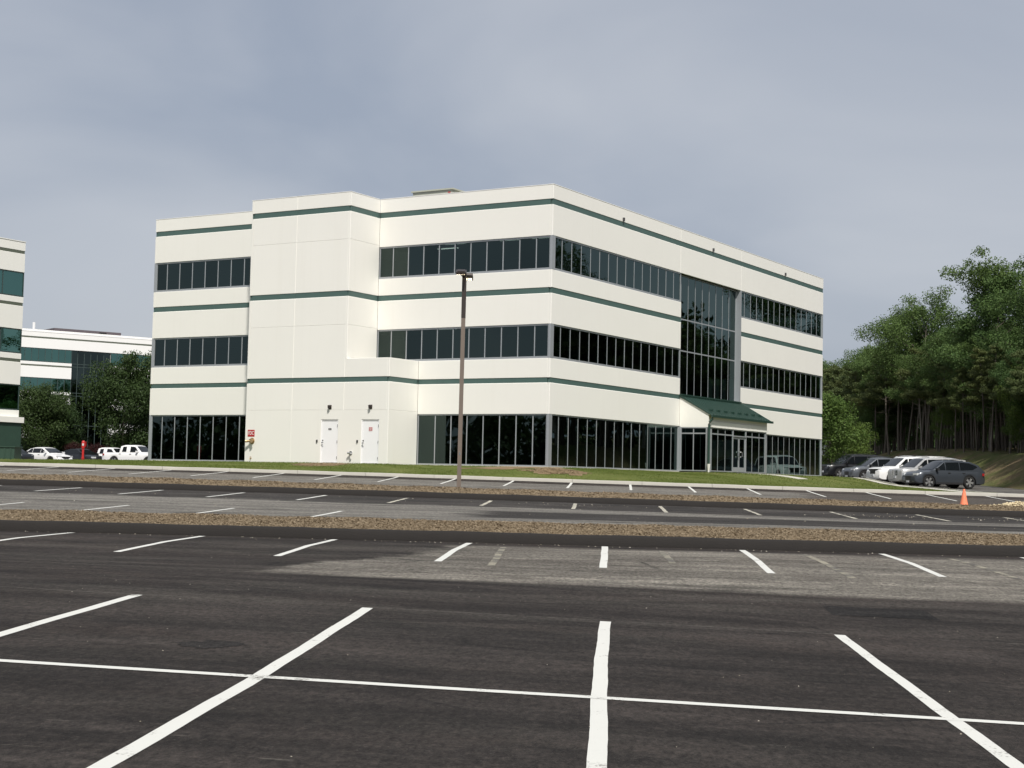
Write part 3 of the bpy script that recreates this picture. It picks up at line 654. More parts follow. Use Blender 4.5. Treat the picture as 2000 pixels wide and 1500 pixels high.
part('core_wall', 'interior_dark', ((-20.0, 7.5, .02), (-6.2, 32, 12.2))); part('partition', 'interior_dark', ((-13.1, .4, .02), (-12.9, 7.5, 11.)), ((-6.6, 2.2, .02), (-5.2, 2.32, 2.7)), ((-5.3, .7, .02), (-5.15, 2.2, 2.7)))
for z in (2.72, 6.87, 10.97):
    for x in (-6.4, -3.2, -1.4): part('ceiling_light', 'ceiling_lamp', ((x - .6, 1.4, z), (x + .6, 1.55, z + .02))); 
for z in (6.87, 10.97):
    for x in (-7.6,): part('ceiling_light', 'ceiling_lamp', ((x - .6, 2.6, z), (x + .6, 2.75, z + .02)))
part('plinth', 'concrete', ((-25.1, -.03, -.9), (-16.22, .25, 0)), ((-7.38, -.03, -.9), (.03, .25, 0)), ((-.25, .26, -.9), (.03, 36.9, 0))); part('plinth', 'cream', ((-16.2, -PR + .004, -.9), (-7.404, .2, -.002)))
part('plinth', 'concrete', ((-25.1, .26, -.9), (-24.9, 36.9, 0)), ((-24.8, 36.6, -.9), (-.3, 36.88, 0)))
# ribbon windows
fr = [-.905 - .9135 * k for k in range(0, 30)]
cen = [-9.95] + sorted(c for c in fr if -9.6 < c < -.5) + [-.12]; cen1 = [-7.4] + sorted(c for c in fr if -7.0 < c < -.5) + [-.12]
lw = [-25.02] + sorted([-24.24 + .9135 * k for k in range(9) if -24.24 + .9135 * k < -16.5]) + [-16.2]
for z0, z1_ in ((W2a, W2b), (W3a, W3b)):
    window(B, FF, z0, z1_, cen); window(B, FF, z0, z1_, lw)
    window(B, FE, z0, z1_, [.30] + [1.06 + .955 * k for k in range(14)] + [14.35], ends=(.06, .05)); window(B, FE, z0, z1_, [22.65] + [23.42 + .955 * k for k in range(14)] + [36.80], ends=(.06, .06))
window(B, FF, .0, G1, cen1, sill=.06, head=.06); window(B, FF, .0, G1, lw, sill=.06, head=.06)
e1 = [.30] + [1.04 + .955 * k for k in range(14)] + [14.30]; e2 = [22.85] + [23.42 + .955 * k for k in range(14)] + [36.80]
window(B, FE, .0, G1, e1, sill=.06, head=.06); window(B, FE, .0, G1, e2, sill=.06, head=.06)
for z0, z1_ in ((0., G1), (W2a, W2b), (W3a, W3b)):
    wc = [0.1] + arange(1.1, 36.2, .96) + [36.8]; window(B, FW, z0, z1_, [.1, 9, 18, 27, 36.8], sill=.06); window(B, FN, z0, z1_, [-24.9, -18, -12, -6, -.15], sill=.06)
# aluminium corner covers
for z0, z1_ in ((0., G1), (W2a, W2b), (W3a, W3b)):
    part('corner_post', 'alu', ((-.125, -.0 + .004, z0 + .001), (-.004, .30, z1_ - .001))); part('corner_post', 'alu', ((-25.14, .004, z0 + .001), (-25.02, .15, z1_ - .001)))
    part('corner_post', 'alu', ((-.15, 36.80, z0 + .001), (-.004, 36.91, z1_ - .001)))
# three storey glazed bay over the entrance, set back in a reveal
at = [14.36, 14.95] + [15.9 + .955 * k for k in range(7)] + [22.64]
window(B, FE, 4.16, 10.80, at, o=-.30, sill=.06, head=.06, trans=(6.62, 8.36), ends=(.05, .05))
part('reveal', 'alu', ((-.42, 22.645, 4.16), (.012, 22.78, 10.80))); part('reveal', 'alu', ((-.42, 14.26, 4.16), (-.135, 14.358, 10.80)))
part('sill', 'alu', ((-.40, 14.36, 4.10), (-.06, 22.64, 4.158)))
# small scupper outlets under the parapet
for y in (7.2, 18.5, 29.8): part('scupper', 'dark_grey', ((.002, y - .05, 12.56), (.09, y + .05, 12.74)))
# entrance vestibule with its metal roof
FVf = Face((1.71, 0), (0, 1), (1, 0)); FVs = Face((0, 14.35), (1, 0), (0, -1)); FVn = Face((0, 22.7), (1, 0), (0, 1))
V_ = part('entrance_vestibule', 'cream', ((.002, 14.37, 2.43), (1.69, 22.68, 2.56)))
def vpart(name, mat, *bx): return part(name, mat, *bx, parent=V_)
mb = MB(); tri = [(.003, 2.40), (1.71, 2.40), (1.71, 3.05), (1.80, 3.06), (.003, 4.02)]
mb.poly_prism(tri, lambda p: (p[0], 14.35, p[1]), lambda p: (p[0], 14.50, p[1])); mb.build('gable_panel', 'cream', V_)
mb = MB(); mb.poly_prism(tri, lambda p: (p[0], 22.60, p[1]), lambda p: (p[0], 22.75, p[1])); mb.build('gable_panel', 'cream', V_)
vpart('fascia', 'cream', ((1.50, 14.502, 2.40), (1.76, 22.598, 2.72))); vpart('fascia', 'cream', ((1.50, 14.502, 2.722), (1.70, 22.598, 3.04)))
def rz(x, up=0.): return 4.13 - (4.13 - 3.06) * (x / 1.90) + up
mb = MB(); rp = [(.002, rz(0)), (1.90, rz(1.90)), (1.90, rz(1.90) - .05), (.002, rz(0) - .07)]
mb.poly_prism(rp, lambda p: (p[0], 14.28, p[1]), lambda p: (p[0], 22.98, p[1])); rf = mb.build('canopy_roof', 'roof_green', V_)
for k in range(22):
    y = 14.30 + k * .4; mb = MB(); mb.poly_prism([(.05, rz(.05) - .01), (1.88, rz(1.88) - .01), (1.88, rz(1.88) + .035), (.05, rz(.05) + .035)], lambda p: (p[0], y, p[1]), lambda p: (p[0], y + .03, p[1])); mb.build('roof_rib', 'roof_green', rf)
for k in range(8):
    y = 15.0 + k * 1.0; mb = MB(); mb.box((1.42, y, rz(1.5) - .01), (1.54, y + .30, rz(1.5) + .10)); mb.build('snow_guard', 'roof_green', rf)
mb = MB(); mb.box((.004, 14.28, rz(0) - .02), (.16, 22.62, rz(0) + .06)); mb.build('ridge_flashing', 'roof_green', rf)
for k in range(22): MB().box((.16, 14.4 + k * .375, rz(.16) - .01), (.20, 14.58 + k * .375, rz(.16) + .04)).build('closure_tooth', 'roof_green', rf)
mb = MB(); mb.box((1.885, 14.26, 2.93), (2.0, 23.03, 3.055)); g_ = mb.build('gutter', 'roof_green', V_)
mb = MB(); mb.tube([(1.95, 14.36, 2.95), (1.94, 14.34, 2.84), (1.80, 14.28, 2.66), (1.78, 14.26, 2.5), (1.78, 14.26, .42)], .062, 8); mb.build('downspout', 'roof_green', V_, 60)
mb = MB(); mb.tube([(1.78, 14.26, -.05), (1.78, 14.26, .10), (1.78, 14.26, .30), (1.78, 14.26, .42)], [.05, .055, .085, .10], 10); mb.build('drain_boot', 'pvc', V_, 60)
window(B, FVs, .02, 2.40, [.06, .82, 1.64], o=-.03, sill=.06, head=.06, trans=(2.06,), depth=.08).parent = V_
window(B, FVn, .02, 2.40, [.06, .82, 1.64], o=-.03, sill=.06, head=.06, trans=(2.06,), depth=.08).parent = V_
window(B, FVf, .02, 2.40, [14.72, 15.67, 16.68, 17.73], o=-.02, sill=.06, head=.06, trans=(2.06,), depth=.08).parent = V_
window(B, FVf, .02, 2.40, [19.58, 20.56, 21.6, 22.52], o=-.02, sill=.06, head=.06, trans=(2.06,), depth=.08).parent = V_
window(B, FVf, 2.0, 2.40, [17.731, 19.579], o=-.02, sill=.06, head=.06, depth=.08).parent = V_
vpart('corner_post', 'alu', ((-.13, 14.302, .0), (.062, 14.349, 2.44))); vpart('corner_post', 'alu', ((1.55, 14.352, .0), (1.705, 14.718, 2.399))); vpart('corner_post', 'alu', ((1.55, 22.522, .0), (1.705, 22.698, 2.399)))
for k, (a0, a1) in enumerate(((17.76, 18.65), (18.66, 19.55))):
    mb = MB(); slab(mb, FVf, a0, a0 + .08, .03, 1.98, -.03, .05); slab(mb, FVf, a1 - .08, a1, .03, 1.98, -.03, .05); slab(mb, FVf, a0 + .08, a1 - .08, .03, .30, -.03, .05); slab(mb, FVf, a0 + .08, a1 - .08, 1.88, 1.98, -.03, .05)
    dr_ = mb.build('entrance_door', 'alu', V_)
    g = MB(); g.add([FVf.p(a0 + .08, -.055, .30), FVf.p(a1 - .08, -.055, .30), FVf.p(a1 - .08, -.055, 1.88), FVf.p(a0 + .08, -.055, 1.88)], [(0, 1, 2, 3)])
    g.build('door_pane', 'glass', V_)
    ha = a1 - .11 if k == 0 else a0 + .11; s_ = -1 if k == 0 else 1
    MB().tube([FVf.p(ha, -.02, .88), FVf.p(ha, .06, .88), FVf.p(ha + s_ * .10, .08, .92), FVf.p(ha + s_ * .10, .08, 1.12), FVf.p(ha, .06, 1.16), FVf.p(ha, -.02, 1.16)], .018, 6).build('pull_handle', 'chrome', V_)
# the two service doors on the bay, with their hardware
for k, (d0, d1) in enumerate((D1, D2)):
    mb = MB(); slab(mb, FBF, d0, d0 + .045, 0.0, DH, -.02, .16); slab(mb, FBF, d1 - .045, d1, 0.0, DH, -.02, .16); slab(mb, FBF, d0 + .045, d1 - .045, DH - .05, DH, -.02, .16); mb.build('door_frame', 'steel_door', B)
    mb = MB(); slab(mb, FBF, d0 + .052, d1 - .052, .012, DH - .058, -.05, .05, (.004,) * 4); dr_ = mb.build('service_door', 'steel_door', B)
    dr_['label'] = ('left white service door with a small black sign', 'right white service door with a red sign')[k]
    for hz_ in (.25, 1.02, 1.80): slab(MB(), FBF, d1 - .062, d1 - .034, hz_ - .06, hz_ + .06, -.008, .04).build('hinge', 'chrome', dr_)
    mb = MB(); q = FBF.p(d0 + .12, 0, .96); mb.tube([q, (q[0], q[1] - .06, q[2])], .03, 8); mb.box((q[0] - .01, q[1] - .07, q[2] - .015), (q[0] + .11, q[1] - .05, q[2] + .015)); mb.box((q[0] - .03, q[1] + .02, q[2] + .09), (q[0] + .03, q[1] + .045, q[2] + .15)); mb.build('door_handle', 'chrome', dr_)
    slab(MB(), FBF, d0 - .24, d0 - .17, .97, 1.10, .045, .05).build('card_reader', 'black', B)
    c = (d0 + d1) / 2 - .0; 
    if k == 0: sg = slab(MB(), FBF, c - .09, c + .09, 1.58, 1.67, -.042, .006).build('door_sign', 'black', dr_); slab(MB(), FBF, c - .06, c + .06, 1.615, 1.635, -.040, .004).build('sign_line', 'white', dr_)
    if k == 1:
        sg = slab(MB(), FBF, c - .10, c + .10, 1.54, 1.72, -.042, .006).build('door_sign', 'red_sign', dr_); [slab(MB(), FBF, c - q_, c + q_, z_ - .008, z_ + .008, -.040, .004).build('sign_line', 'white', dr_) for z_, q_ in ((1.685, .07), (1.645, .08), (1.605, .06), (1.57, .075))]
    mb = MB(); slab(mb, FBF, c - .07, c + .10, 2.60, 2.80, .03, .035, (.01,) * 4); mb.tube([FBF.p(c + .015, .03, 2.72), FBF.p(c + .015, .10, 2.72), FBF.p(c + .015, .12, 2.64)], [.085, .085, .06], 10); mb.build('wall_lamp', 'bronze_dark', B, 50)
# FDC sign and fire department connection, hose outlets
def text_obj(txt, size, mat, parent, F, a, o, z, wid=None, name='lettering'):
    cu = bpy.data.curves.new('txt', 'FONT'); cu.body = txt; cu.size = size; cu.align_x = 'CENTER'; cu.align_y = 'CENTER'; cu.offset = size * .005; cu.extrude = .001
    to = bpy.data.objects.new('txt', cu); COL.objects.link(to); dg = bpy.context.evaluated_depsgraph_get(); dg.update()
    me = bpy.data.meshes.new_from_object(to.evaluated_get(dg)); bpy.data.objects.remove(to)
    sx = 1.
    if wid: xs = [v.co.x for v in me.vertices]; sx = wid / (max(xs) - min(xs))
    for v in me.vertices: x, y, zz = v.co; v.co = F.p(a + x * sx, o + zz, z + y)
    me.materials.clear(); me.materials.append(MATS[mat]); return link(bpy.data.objects.new(name, me), parent)
sg = slab(MB(), FBF, -16.02, -15.58, 1.24, 1.58, .012, .012).build('fire_connection_sign', 'red_sign', B)
text_obj('FDC', .26, 'white', sg, FBF, -15.80, .014, 1.41, wid=.35)
mb = MB(); q = Vector(FBF.p(-15.72, 0, 1.02)); nn = Vector((0, -1, 0))
mb.tube([q, q + nn * .02], .16, 14); mb.tube([q + nn * .02, q + nn * .10, q + nn * .18], [.10, .12, .09], 12); mb.tube([q + nn * .12, q + nn * .22 + Vector((-.16, 0, -.02)), q + nn * .25 + Vector((-.22, 0, -.02))], [.06, .06, .075], 10); mb.tube([q + nn * .12, q + nn * .22 + Vector((.12, 0, -.02)), q + nn * .25 + Vector((.16, 0, -.02))], [.06, .06, .075], 10); mb.build('fire_connection', 'brass', B, 50)
mb = MB(); q = Vector(FBF.p(-15.75, 0, .16)); mb.tube([q, q + nn * .10, q + nn * .12 + Vector((0, 0, -.06))], .025, 8); mb.tube([q + nn * .06 + Vector((-.05, 0, .06)), q + nn * .06 + Vector((.05, 0, .06))], .015, 6); mb.build('hose_tap', 'brass', B, 50)
mb = MB(); q = Vector(FBF.p(-9.55, 0, .47)); mb.tube([q, q + nn * .02], .10, 12); mb.tube([q, q + nn * .14], .05, 10); mb.tube([q + nn * .12, q + nn * .20 + Vector((-.07, 0, .0))], .05, 10); mb.tube([q + nn * .12, q + nn * .20 + Vector((.13, 0, -.02)), q + nn * .22 + Vector((.19, 0, -.02))], [.035, .035, .045], 10); mb.build('test_header', 'chrome', B, 50)
# parapet coping and rooftop plant
def coping(name, pts):
    mb = MB()
    for (x0, y0), (x1, y1) in pts: mb.box((x0, y0, TOP + .001), (x1, y1, TOP + .028))
    return mb.build(name, 'white_wall', B)
coping('coping', [((-25.16, -.012), (-16.21, .26)), ((-9.93, -.012), (-.26, .26)), ((-.25, -.012), (.012, 36.93)), ((-16.21, -PR - .012), (-9.94, -PR + .22)), ((-10.10, -PR + .221), (-9.938, -.013)), ((-16.21, -PR + .221), (-16.06, .0)), ((-25.16, .261), (-25.0, 36.93))])
H = tag(empty('rooftop_unit', tuple(b2w(-11.6, 8.3, 12.45)), ang), 'khaki rooftop air handling unit behind the parapet', 'air unit')
MB().box((-1.6, -.8, .1), (1.0, 1.2, 2.62)).build('casing', 'hvac', H); MB().box((-1.68, -.88, 2.622), (1.08, 1.28, 2.70)).build('lid', 'hvac', H); MB().box((1.002, -.6, .4), (1.5, 1.0, 2.45)).build('intake_hood', 'hvac', H); MB().box((.72, -.812, 2.42), (.88, -.801, 2.52)).build('warning_label', 'red_sign', H)
MB().box((-1.7, -.9, 0), (1.1, 1.3, .099)).build('curb', 'grey', H)
MB().tube([(2.2, .2, 0), (2.2, .2, 2.36), (2.2, .5, 2.4)], .05, 8).build('gas_pipe', 'red', H)

# ------------------------------------------------------------------ neighbouring buildings
def block(name, label, origin, rz_, length, depth, bands, top, glassm, stripem, step, wallm='white_wall', gap=None):
    """a long block seen on its east face (x=0): bands = window (z0, z1) list"""
    root = tag(empty(name, origin, rz_), label, 'building'); Fe = Face((0, 0), (0, 1), (1, 0)); Fn = Face((0, length), (1, 0), (0, 1)); Fs = Face((0, 0), (1, 0), (0, -1))
    zs = [0.] + [z for b_ in bands for z in b_] + [top]; sol = [(zs[i], zs[i + 1]) for i in range(0, len(zs), 2) if zs[i + 1] - zs[i] > .05]
    spans = [(0, length)] if not gap else [(0, gap[0]), (gap[1], length)]
    for z0, z1_ in sol:
        last = z1_ == top
        for a0, a1 in ([(0, length)] if last and gap else spans):
            if z1_ - z0 > 1.6:
                sm = z1_ - .75 if last else z0 + .62 * (z1_ - z0) + .35
                sm = min(sm, z1_ - .5)
                panel(root, Fe, a0, a1, z0, sm - .11, wallm, t=.13); panel(root, Fe, a0, a1, sm + .11, z1_, wallm, t=.13); stripe(root, Fe, a0 + .05, a1 - .05, sm - .11, sm + .11, stripem, t=.08)
            else: panel(root, Fe, a0, a1, z0, z1_, wallm, t=.13)
    for Fx in (Fn, Fs):
        for z0, z1_ in sol: panel(root, Fx, -depth, -.131, z0, z1_, wallm, t=.13)
        for z0, z1_ in bands: window(root, Fx, z0, z1_, [-depth, -depth * .66, -depth * .33, -.131], glassm=glassm, alu='alu_dark')
    for z0, z1_ in bands:
        for a0, a1 in spans:
            n = max(2, round((a1 - a0) / step)); window(root, Fe, z0, z1_, [a0 + (a1 - a0) * i / n for i in range(n + 1)], glassm=glassm, alu='alu_dark', mw=.08)
    if gap:
        n = round((gap[1] - gap[0]) / step); window(root, Fe, .2, bands[-1][1], [gap[0] + (gap[1] - gap[0]) * i / n for i in range(n + 1)], o=-.3, glassm='glass', alu='alu_dark', trans=[b_[0] - .4 for b_ in bands[1:]] + [b_[0] + .0 for b_ in bands[2:]] if len(bands) > 2 else (), mw=.08)
        part('wall_return', wallm, ((-.5, gap[0] - .2, .2), (-.14, gap[0] - .002, bands[-1][1])), ((-.5, gap[1] + .002, .2), (-.14, gap[1] + .2, bands[-1][1])), parent=root)
    part('roof', 'grey', ((-depth, .3, top - .6), (-.3, length - .3, top - .4)), parent=root)
    for z0, z1_ in bands: part('floor_slab', 'interior', ((-depth + .2, .3, z0 - 1.0), (-.6, length - .3, z0 - .5)), parent=root)
    part('core_wall', 'interior_dark', ((-depth + .1, .5, 0), (-4.5, length - .5, top - .7)), parent=root)
    part('coping', wallm, ((-.2, -.01, top + .001), (.03, length + .01, top + .06)), parent=root)
    return root
# left neighbour: its far corner stands 29.6 m left, 94 m in front; it runs back towards the left of the photographer
lc = W(-35.5, 112.) ; lo_ = lc - BY * 38.0
nb = block('neighbour_building', 'cream office block with dark green glass at the left edge of the picture', (lo_.x, lo_.y, Z0 + .35), ang, 38.0, 20.,
      [(.0, 2.55), (3.75, 5.60), (7.85, 9.62), (11.95, 13.75)], 15.95, 'glass_green', 'stripe_olive', 1.9, 'cream')
part('canopy_slab', 'cream', ((.0, 20, 2.85), (.55, 38.0, 3.25)), parent=nb); part('screen_wall', 'green_cab', ((.135, 33.0, 0.), (.40, 37.9, 2.83)), parent=nb)
rc = W(-58.5, 214.); az = radians(53); dx_ = W(-58.5 + sin(az), 214 + cos(az)) - rc
rang = atan2(dx_.y, dx_.x) - pi / 2
ro = rc - Vector((dx_.x, dx_.y, 0)) * 22.
rb = block('rear_building', 'white office block with green glazed bay far behind the trees', (ro.x, ro.y, Z0 + .8), rang, 60., 20.,
      [(1.2, 3.2), (5.5, 7.4), (9.55, 11.4), (13.55, 15.4)], 17.6, 'glass_green', 'stripe_olive', .95, 'white_wall', gap=(19.6, 25.2))
part('parapet_rail', 'white_wall', ((-.6, -.02, 17.67), (-.35, 60.02, 17.95)), parent=rb)
hv = tag(empty('rooftop_unit', (rc + dx_ * 1.6 + Vector((-3, 3, 0)))[:2] + (Z0 + .8 + 16.75,), rang), 'low brown plant housing on the roof of the far white building', 'air unit')
MB().box((-2, -5.5, 0), (2, 4.2, 1.75)).build('casing', 'hvac_dark', hv); MB().box((2.01, 1.0, .5), (2.1, 2.0, 1.6)).build('louvre', 'black', hv); MB().tube([(1, -8.0, 0), (1, -8.0, 2.4)], .2, 8).build('vent_pipe', 'white', hv)

# ------------------------------------------------------------------ street furniture
def zat(xc, d, f): p = W(xc, d); return float(f(np.array(p.x), np.array(p.y)))
lp = W(-1.64, 50.1); lz = float(zm2(np.array([lp.x]), np.array([lp.y]))[0]) - .05
LP = tag(empty('lamp_post', (lp.x, lp.y, lz), -YAW), 'tall brown square lamp post with two lit lamp heads in the mulch', 'lamp post')
hh = 7.0
LP.rotation_euler = (0, radians(.2), YAW)
def postseg(name, z0, z1_, r, mat): return MB().box((-r, -r, z0), (r, r, z1_)).build(name, mat, LP)
postseg('pole', .0, 5.55, .066, 'bronze'); postseg('pole_top', 5.55, hh, .070, 'bronze_dark'); MB().box((-.14, -.14, -.1), (.14, .14, .06)).build('base_cover', 'bronze', LP); MB().box((-.02, -.074, 1.12), (.025, -.0665, 1.20)).build('hand_hole_cover', 'chrome', LP)
for nm, sgn, ya in (('lamp_head', -1, -.25), ('lamp_head', 1, .25)):
    hd = empty('lamp_head'); bpy.data.objects.remove(hd)
    mb = MB(); cx, cy = (-.10, -.26) if sgn < 0 else (.10, .26)
    T = Matrix.Translation((cx, cy, hh + (.02 if sgn < 0 else -.06))) @ Matrix.Rotation(radians(18 if sgn < 0 else -14), 4, 'X')
    mb.box((-.17, -.24, -.04), (.17, .24, .03), T); mb.box((-.12, -.17, .03), (.12, .17, .055), T); mb.tube([Vector((0, 0, hh - .12)), Vector((cx, cy, hh - .02))], .05, 8)
    hdo = mb.build('lamp_head', 'bronze_dark', LP)
    for j in range(4):
        for i in range(2):
            MB().box((-.14 + j * .075, (-.21 if sgn < 0 else .05) + i * .09, -.050), (-.095 + j * .075, (-.16 if sgn < 0 else .10) + i * .09, -.041), T).build('led_lens', 'led', hdo)
# traffic cone
cp = W(14.30, 49.0); cz = float(zm2(np.array([cp.x]), np.array([cp.y]))[0])
CN = tag(empty('traffic_cone', (cp.x, cp.y, cz), .3), 'tall orange traffic cone standing on the mulch at the right', 'cone')
mb = MB(); mb.tube([(0, 0, .03), (0, 0, .06), (0, 0, .45), (0, 0, .52), (0, 0, .525)], [.125, .12, .045, .034, .024], 18); mb.build('cone_body', 'orange', CN, 50)
mb = MB(); mb.box((-.15, -.15, 0), (.15, .15, .035)); mb.build('base', 'orange', CN)
# red post indicator valve on the lawn
pv = W(-22.4, 81.5); pz = float(zgrass(np.array(pv.x), np.array(pv.y)))
PV = tag(empty('indicator_post', (pv.x, pv.y, pz), .2), 'red fire service indicator post on the lawn left of the building', 'valve post')
MB().tube([(0, 0, -.1), (0, 0, .66)], .06, 12).build('post', 'red', PV, 50); mb = MB(); mb.tube([(0, 0, .62), (0, 0, .66), (0, 0, .95), (0, 0, 1.0), (0, 0, 1.03)], [.085, .09, .09, .07, .04], 12); hd = mb.build('head', 'red', PV, 50)
MB().box((-.045, -.10, .76), (.045, -.085, .88)).build('sight_window', 'lamp_clear', PV); MB().tube([(.085, 0, .72), (.13, 0, .72), (.13, 0, .98)], .018, 6).build('lever', 'red', PV); MB().tube([(0, 0, .08), (0, 0, .14)], .085, 12).build('flange', 'red', PV)
# ribbed green utility cabinet
uc = W(-27.6, 84.0); uz = float(zgrass(np.array(uc.x), np.array(uc.y)))
UC = tag(empty('utility_cabinet', (uc.x, uc.y, uz), YAW), 'low dark green ribbed utility cabinet at the left edge', 'cabinet')
MB().box((-1.9, -.6, -.05), (1.0, .6, .66)).build('casing', 'green_cab', UC); MB().box((-1.96, -.66, .661), (1.06, .66, .71)).build('lid', 'green_cab', UC)
for k in range(9): MB().box((-1.8 + k * .32, -.64, .05), (-1.74 + k * .32, -.601, .62)).build('rib', 'green_cab', UC)

# ------------------------------------------------------------------ vehicles
WH = {}
def wheel_mesh(r, wd, rimm):
    k = (round(r, 3), rimm)
    if k in WH: return WH[k]
    def lathe(prof, n=24):
        mb = MB(); m = len(prof)
        for i in range(n):
            a = 2 * pi * i / n; mb.v += [(q * cos(a), y, q * sin(a)) for q, y in prof]
        mb.f = [(i * m + j, ((i + 1) % n) * m + j, ((i + 1) % n) * m + j + 1, i * m + j + 1) for i in range(n) for j in range(m - 1)]; return mb
    h = wd / 2
    ty = lathe([(r * .66, -h * .7), (r * .70, -h), (r * .93, -h), (r, -h * .75), (r, h * .75), (r * .93, h), (r * .70, h), (r * .66, h * .7)]).mesh('tyre', 'tyre', 45)
    rm = lathe([(r * .02, -h * .45), (r * .60, -h * .35), (r * .66, -h * .72), (r * .69, -h * .9), (r * .70, -h * .6)]).mesh('rim_barrel', 'rim_dark', 45)
    sp = MB()
    for i in range(5):
        for dw in (-.16, .16):
            a = 2 * pi * i / 5 + dw; M = Matrix.Rotation(-a, 4, 'Y'); sp.box((r * .08, -h * .92, -r * .08), (r * .69, -h * .55, r * .08), M)
    sp.tube([(0, -h * .5, 0), (0, -h * .97, 0)], r * .16, 12)
    WH[k] = (ty, rm, sp.mesh('spokes', rimm)); return WH[k]
def interp(pts, x): return float(np.interp(x, [p[0] for p in pts], [p[1] for p in pts]))
def car(name, label, cat, pos, rz_, L_, Wd, wb, wr, top, belt, cabin, sidewin, paint, rimm='rim', ground=.24, nose=.30, tumble=.30, grille=None, lampz=None, front_ov=None, bumper='trim', gm='trim', cladding=False, plate=True, roofrack=False, group=None):
    """local +X is forward. top: [(x,z)] bonnet/deck line; cabin: [(x,z)] roof profile from rear foot to front foot; sidewin: list of side pane outlines"""
    R0 = tag(empty(name, pos, rz_), label, cat, group); h2 = L_ / 2
    xf = h2 - (front_ov or .92); xr = xf - wb; hw = Wd / 2; ra = wr * 1.13
    xs = sorted(set([round(x, 3) for x in list(np.linspace(-h2, h2, 46)) + [c + s * ra * q for c in (xf, xr) for s in (-1, 1) for q in (1.001, .999, .97, .9, .78, .6, .35, .1)] + [h2 - .03, h2 - .10, -h2 + .03, -h2 + .1]]))
    rings = []
    for x in xs:
        e = max(0, (abs(x) - (h2 - .62)) / .62); wx = hw * (1 - nose * .62 * e ** 2.4); zt = interp(top, x)
        zb = ground + .10 * max(0, (abs(x) - (h2 - .35)) / .35) ** 2
        for c in (xf, xr):
            if abs(x - c) < ra: zb = max(zb, wr + sqrt(ra * ra - (x - c) ** 2) - .015)
        fr_ = max(0, (abs(x) - (h2 - .12)) / .12); zt -= .10 * fr_ ** 2
        zs = max(zt - .12, zb + .03); zm = zb + .55 * (zs - zb)
        rings.append([(0, zb), (wx * .90, zb), (wx * .985, zb + min(.05, (zs - zb) * .3)), (wx * 1.0, zm), (wx * .985, zs), (wx * .93, zs + (zt - zs) * .75), (wx * .80, zt), (wx * .4, zt + .018), (0, zt + .022)])
    mb = MB(); m = len(rings[0]); full = 2 * m - 2
    for x, r in zip(xs, rings): mb.v += [(x, y, z) for y, z in r] + [(x, -y, z) for y, z in r[-2:0:-1]]
    mb.f = [(i * full + j, i * full + (j + 1) % full, (i + 1) * full + (j + 1) % full, (i + 1) * full + j) for i in range(len(xs) - 1) for j in range(full)] + [tuple(range(full)), tuple(range((len(xs) - 1) * full, len(xs) * full))]
    mb.build('body', paint, R0, 38)
    MB().box((-h2 + .25, -hw * .72, ground - .03), (h2 - .25, hw * .72, wr * 2)).build('underbody', 'black', R0)
    # cabin
    wbt = hw * .93; x0, x1 = cabin[0][0], cabin[-1][0]
    cxs = sorted(set([round(x, 3) for x in list(np.linspace(x0, x1, 30)) + [p[0] for p in cabin]])); mb = MB()
    for x in cxs:
        zr = max(interp(cabin, x), belt - .02); ysh = wbt - max(0, zr - .06 - belt) * tumble
        rr = [(wbt, belt - .12), (wbt, belt - .001), (ysh, max(zr - .06, belt)), (ysh - .05, max(zr - .015, belt + .004)), (ysh - .16, zr + .008), (ysh * .4, zr + .022), (0, zr + .026)]
        mb.v += [(x, y, z) for y, z in rr] + [(x, -y, z) for y, z in rr[::-1][1:]]
    m = 13
    mb.f = [(i * m + j, i * m + j + 1, (i + 1) * m + j + 1, (i + 1) * m + j) for i in range(len(cxs) - 1) for j in range(m - 1)] + [tuple(range(m)), tuple(range((len(cxs) - 1) * m, len(cxs) * m))]
    mb.build('cabin', paint, R0, 40)
    # side glass
    for sgn in (-1, 1):
        for pts in sidewin:
            g = MB(); n = len(pts); g.v = [(x, sgn * (wbt - max(0, z - belt) * tumble + .012), z) for x, z in pts] + [(x, sgn * (wbt - max(0, z - belt) * tumble - .02), z) for x, z in pts]
            g.f = [tuple(range(n)), tuple(range(n, 2 * n))[::-1]] + [(i, (i + 1) % n, n + (i + 1) % n, n + i) for i in range(n)]
            g.build('side_window', 'car_glass', R0)
    # windscreen and rear window follow the first/last slanted pieces of the roof line
    def screen(nm, a, b, out_):
        mb = MB(); (xa, za), (xb, zb) = a, b; ln = sqrt((xb - xa) ** 2 + (zb - za) ** 2); nx, nz = abs(zb - za) / ln * out_, abs(xb - xa) / ln
        for t in (.10, .35, .6, .90):
            x, z = xa + (xb - xa) * t, za + (zb - za) * t; y = wbt - max(0, z - .06 - belt) * tumble - .12
            for k in range(7):
                q = (k / 3 - 1); mb.v.append((x + nx * .014, y * q, z + .024 * (1 - q * q) + nz * .014 + .006))
        mb.f = [(i * 7 + j, i * 7 + j + 1, (i + 1) * 7 + j + 1, (i + 1) * 7 + j) for i in range(3) for j in range(6)]
        mb.build(nm, 'car_glass', R0, 60)
    screen('windscreen', cabin[-1], cabin[-2], 1)
    if abs(cabin[1][0] - cabin[0][0]) > .05: screen('rear_window', cabin[0], cabin[1], -1)
    # wheels
    ty, rm, sp = wheel_mesh(wr, .235, rimm)
    for x in (xf, xr):
        for sgn in (-1, 1):
            wo = link(bpy.data.objects.new('wheel', ty), R0); wo.location = (x, sgn * (hw - .125), wr); wo.rotation_euler = (0, random.uniform(0, 1), 0 if sgn < 0 else pi)
            link(bpy.data.objects.new('rim_barrel', rm), wo); link(bpy.data.objects.new('spokes', sp), wo)
    # front
    lz_ = lampz or (interp(top, h2 - .2) - .14); gl = grille or (.48, lz_ - .16, lz_ + .07)
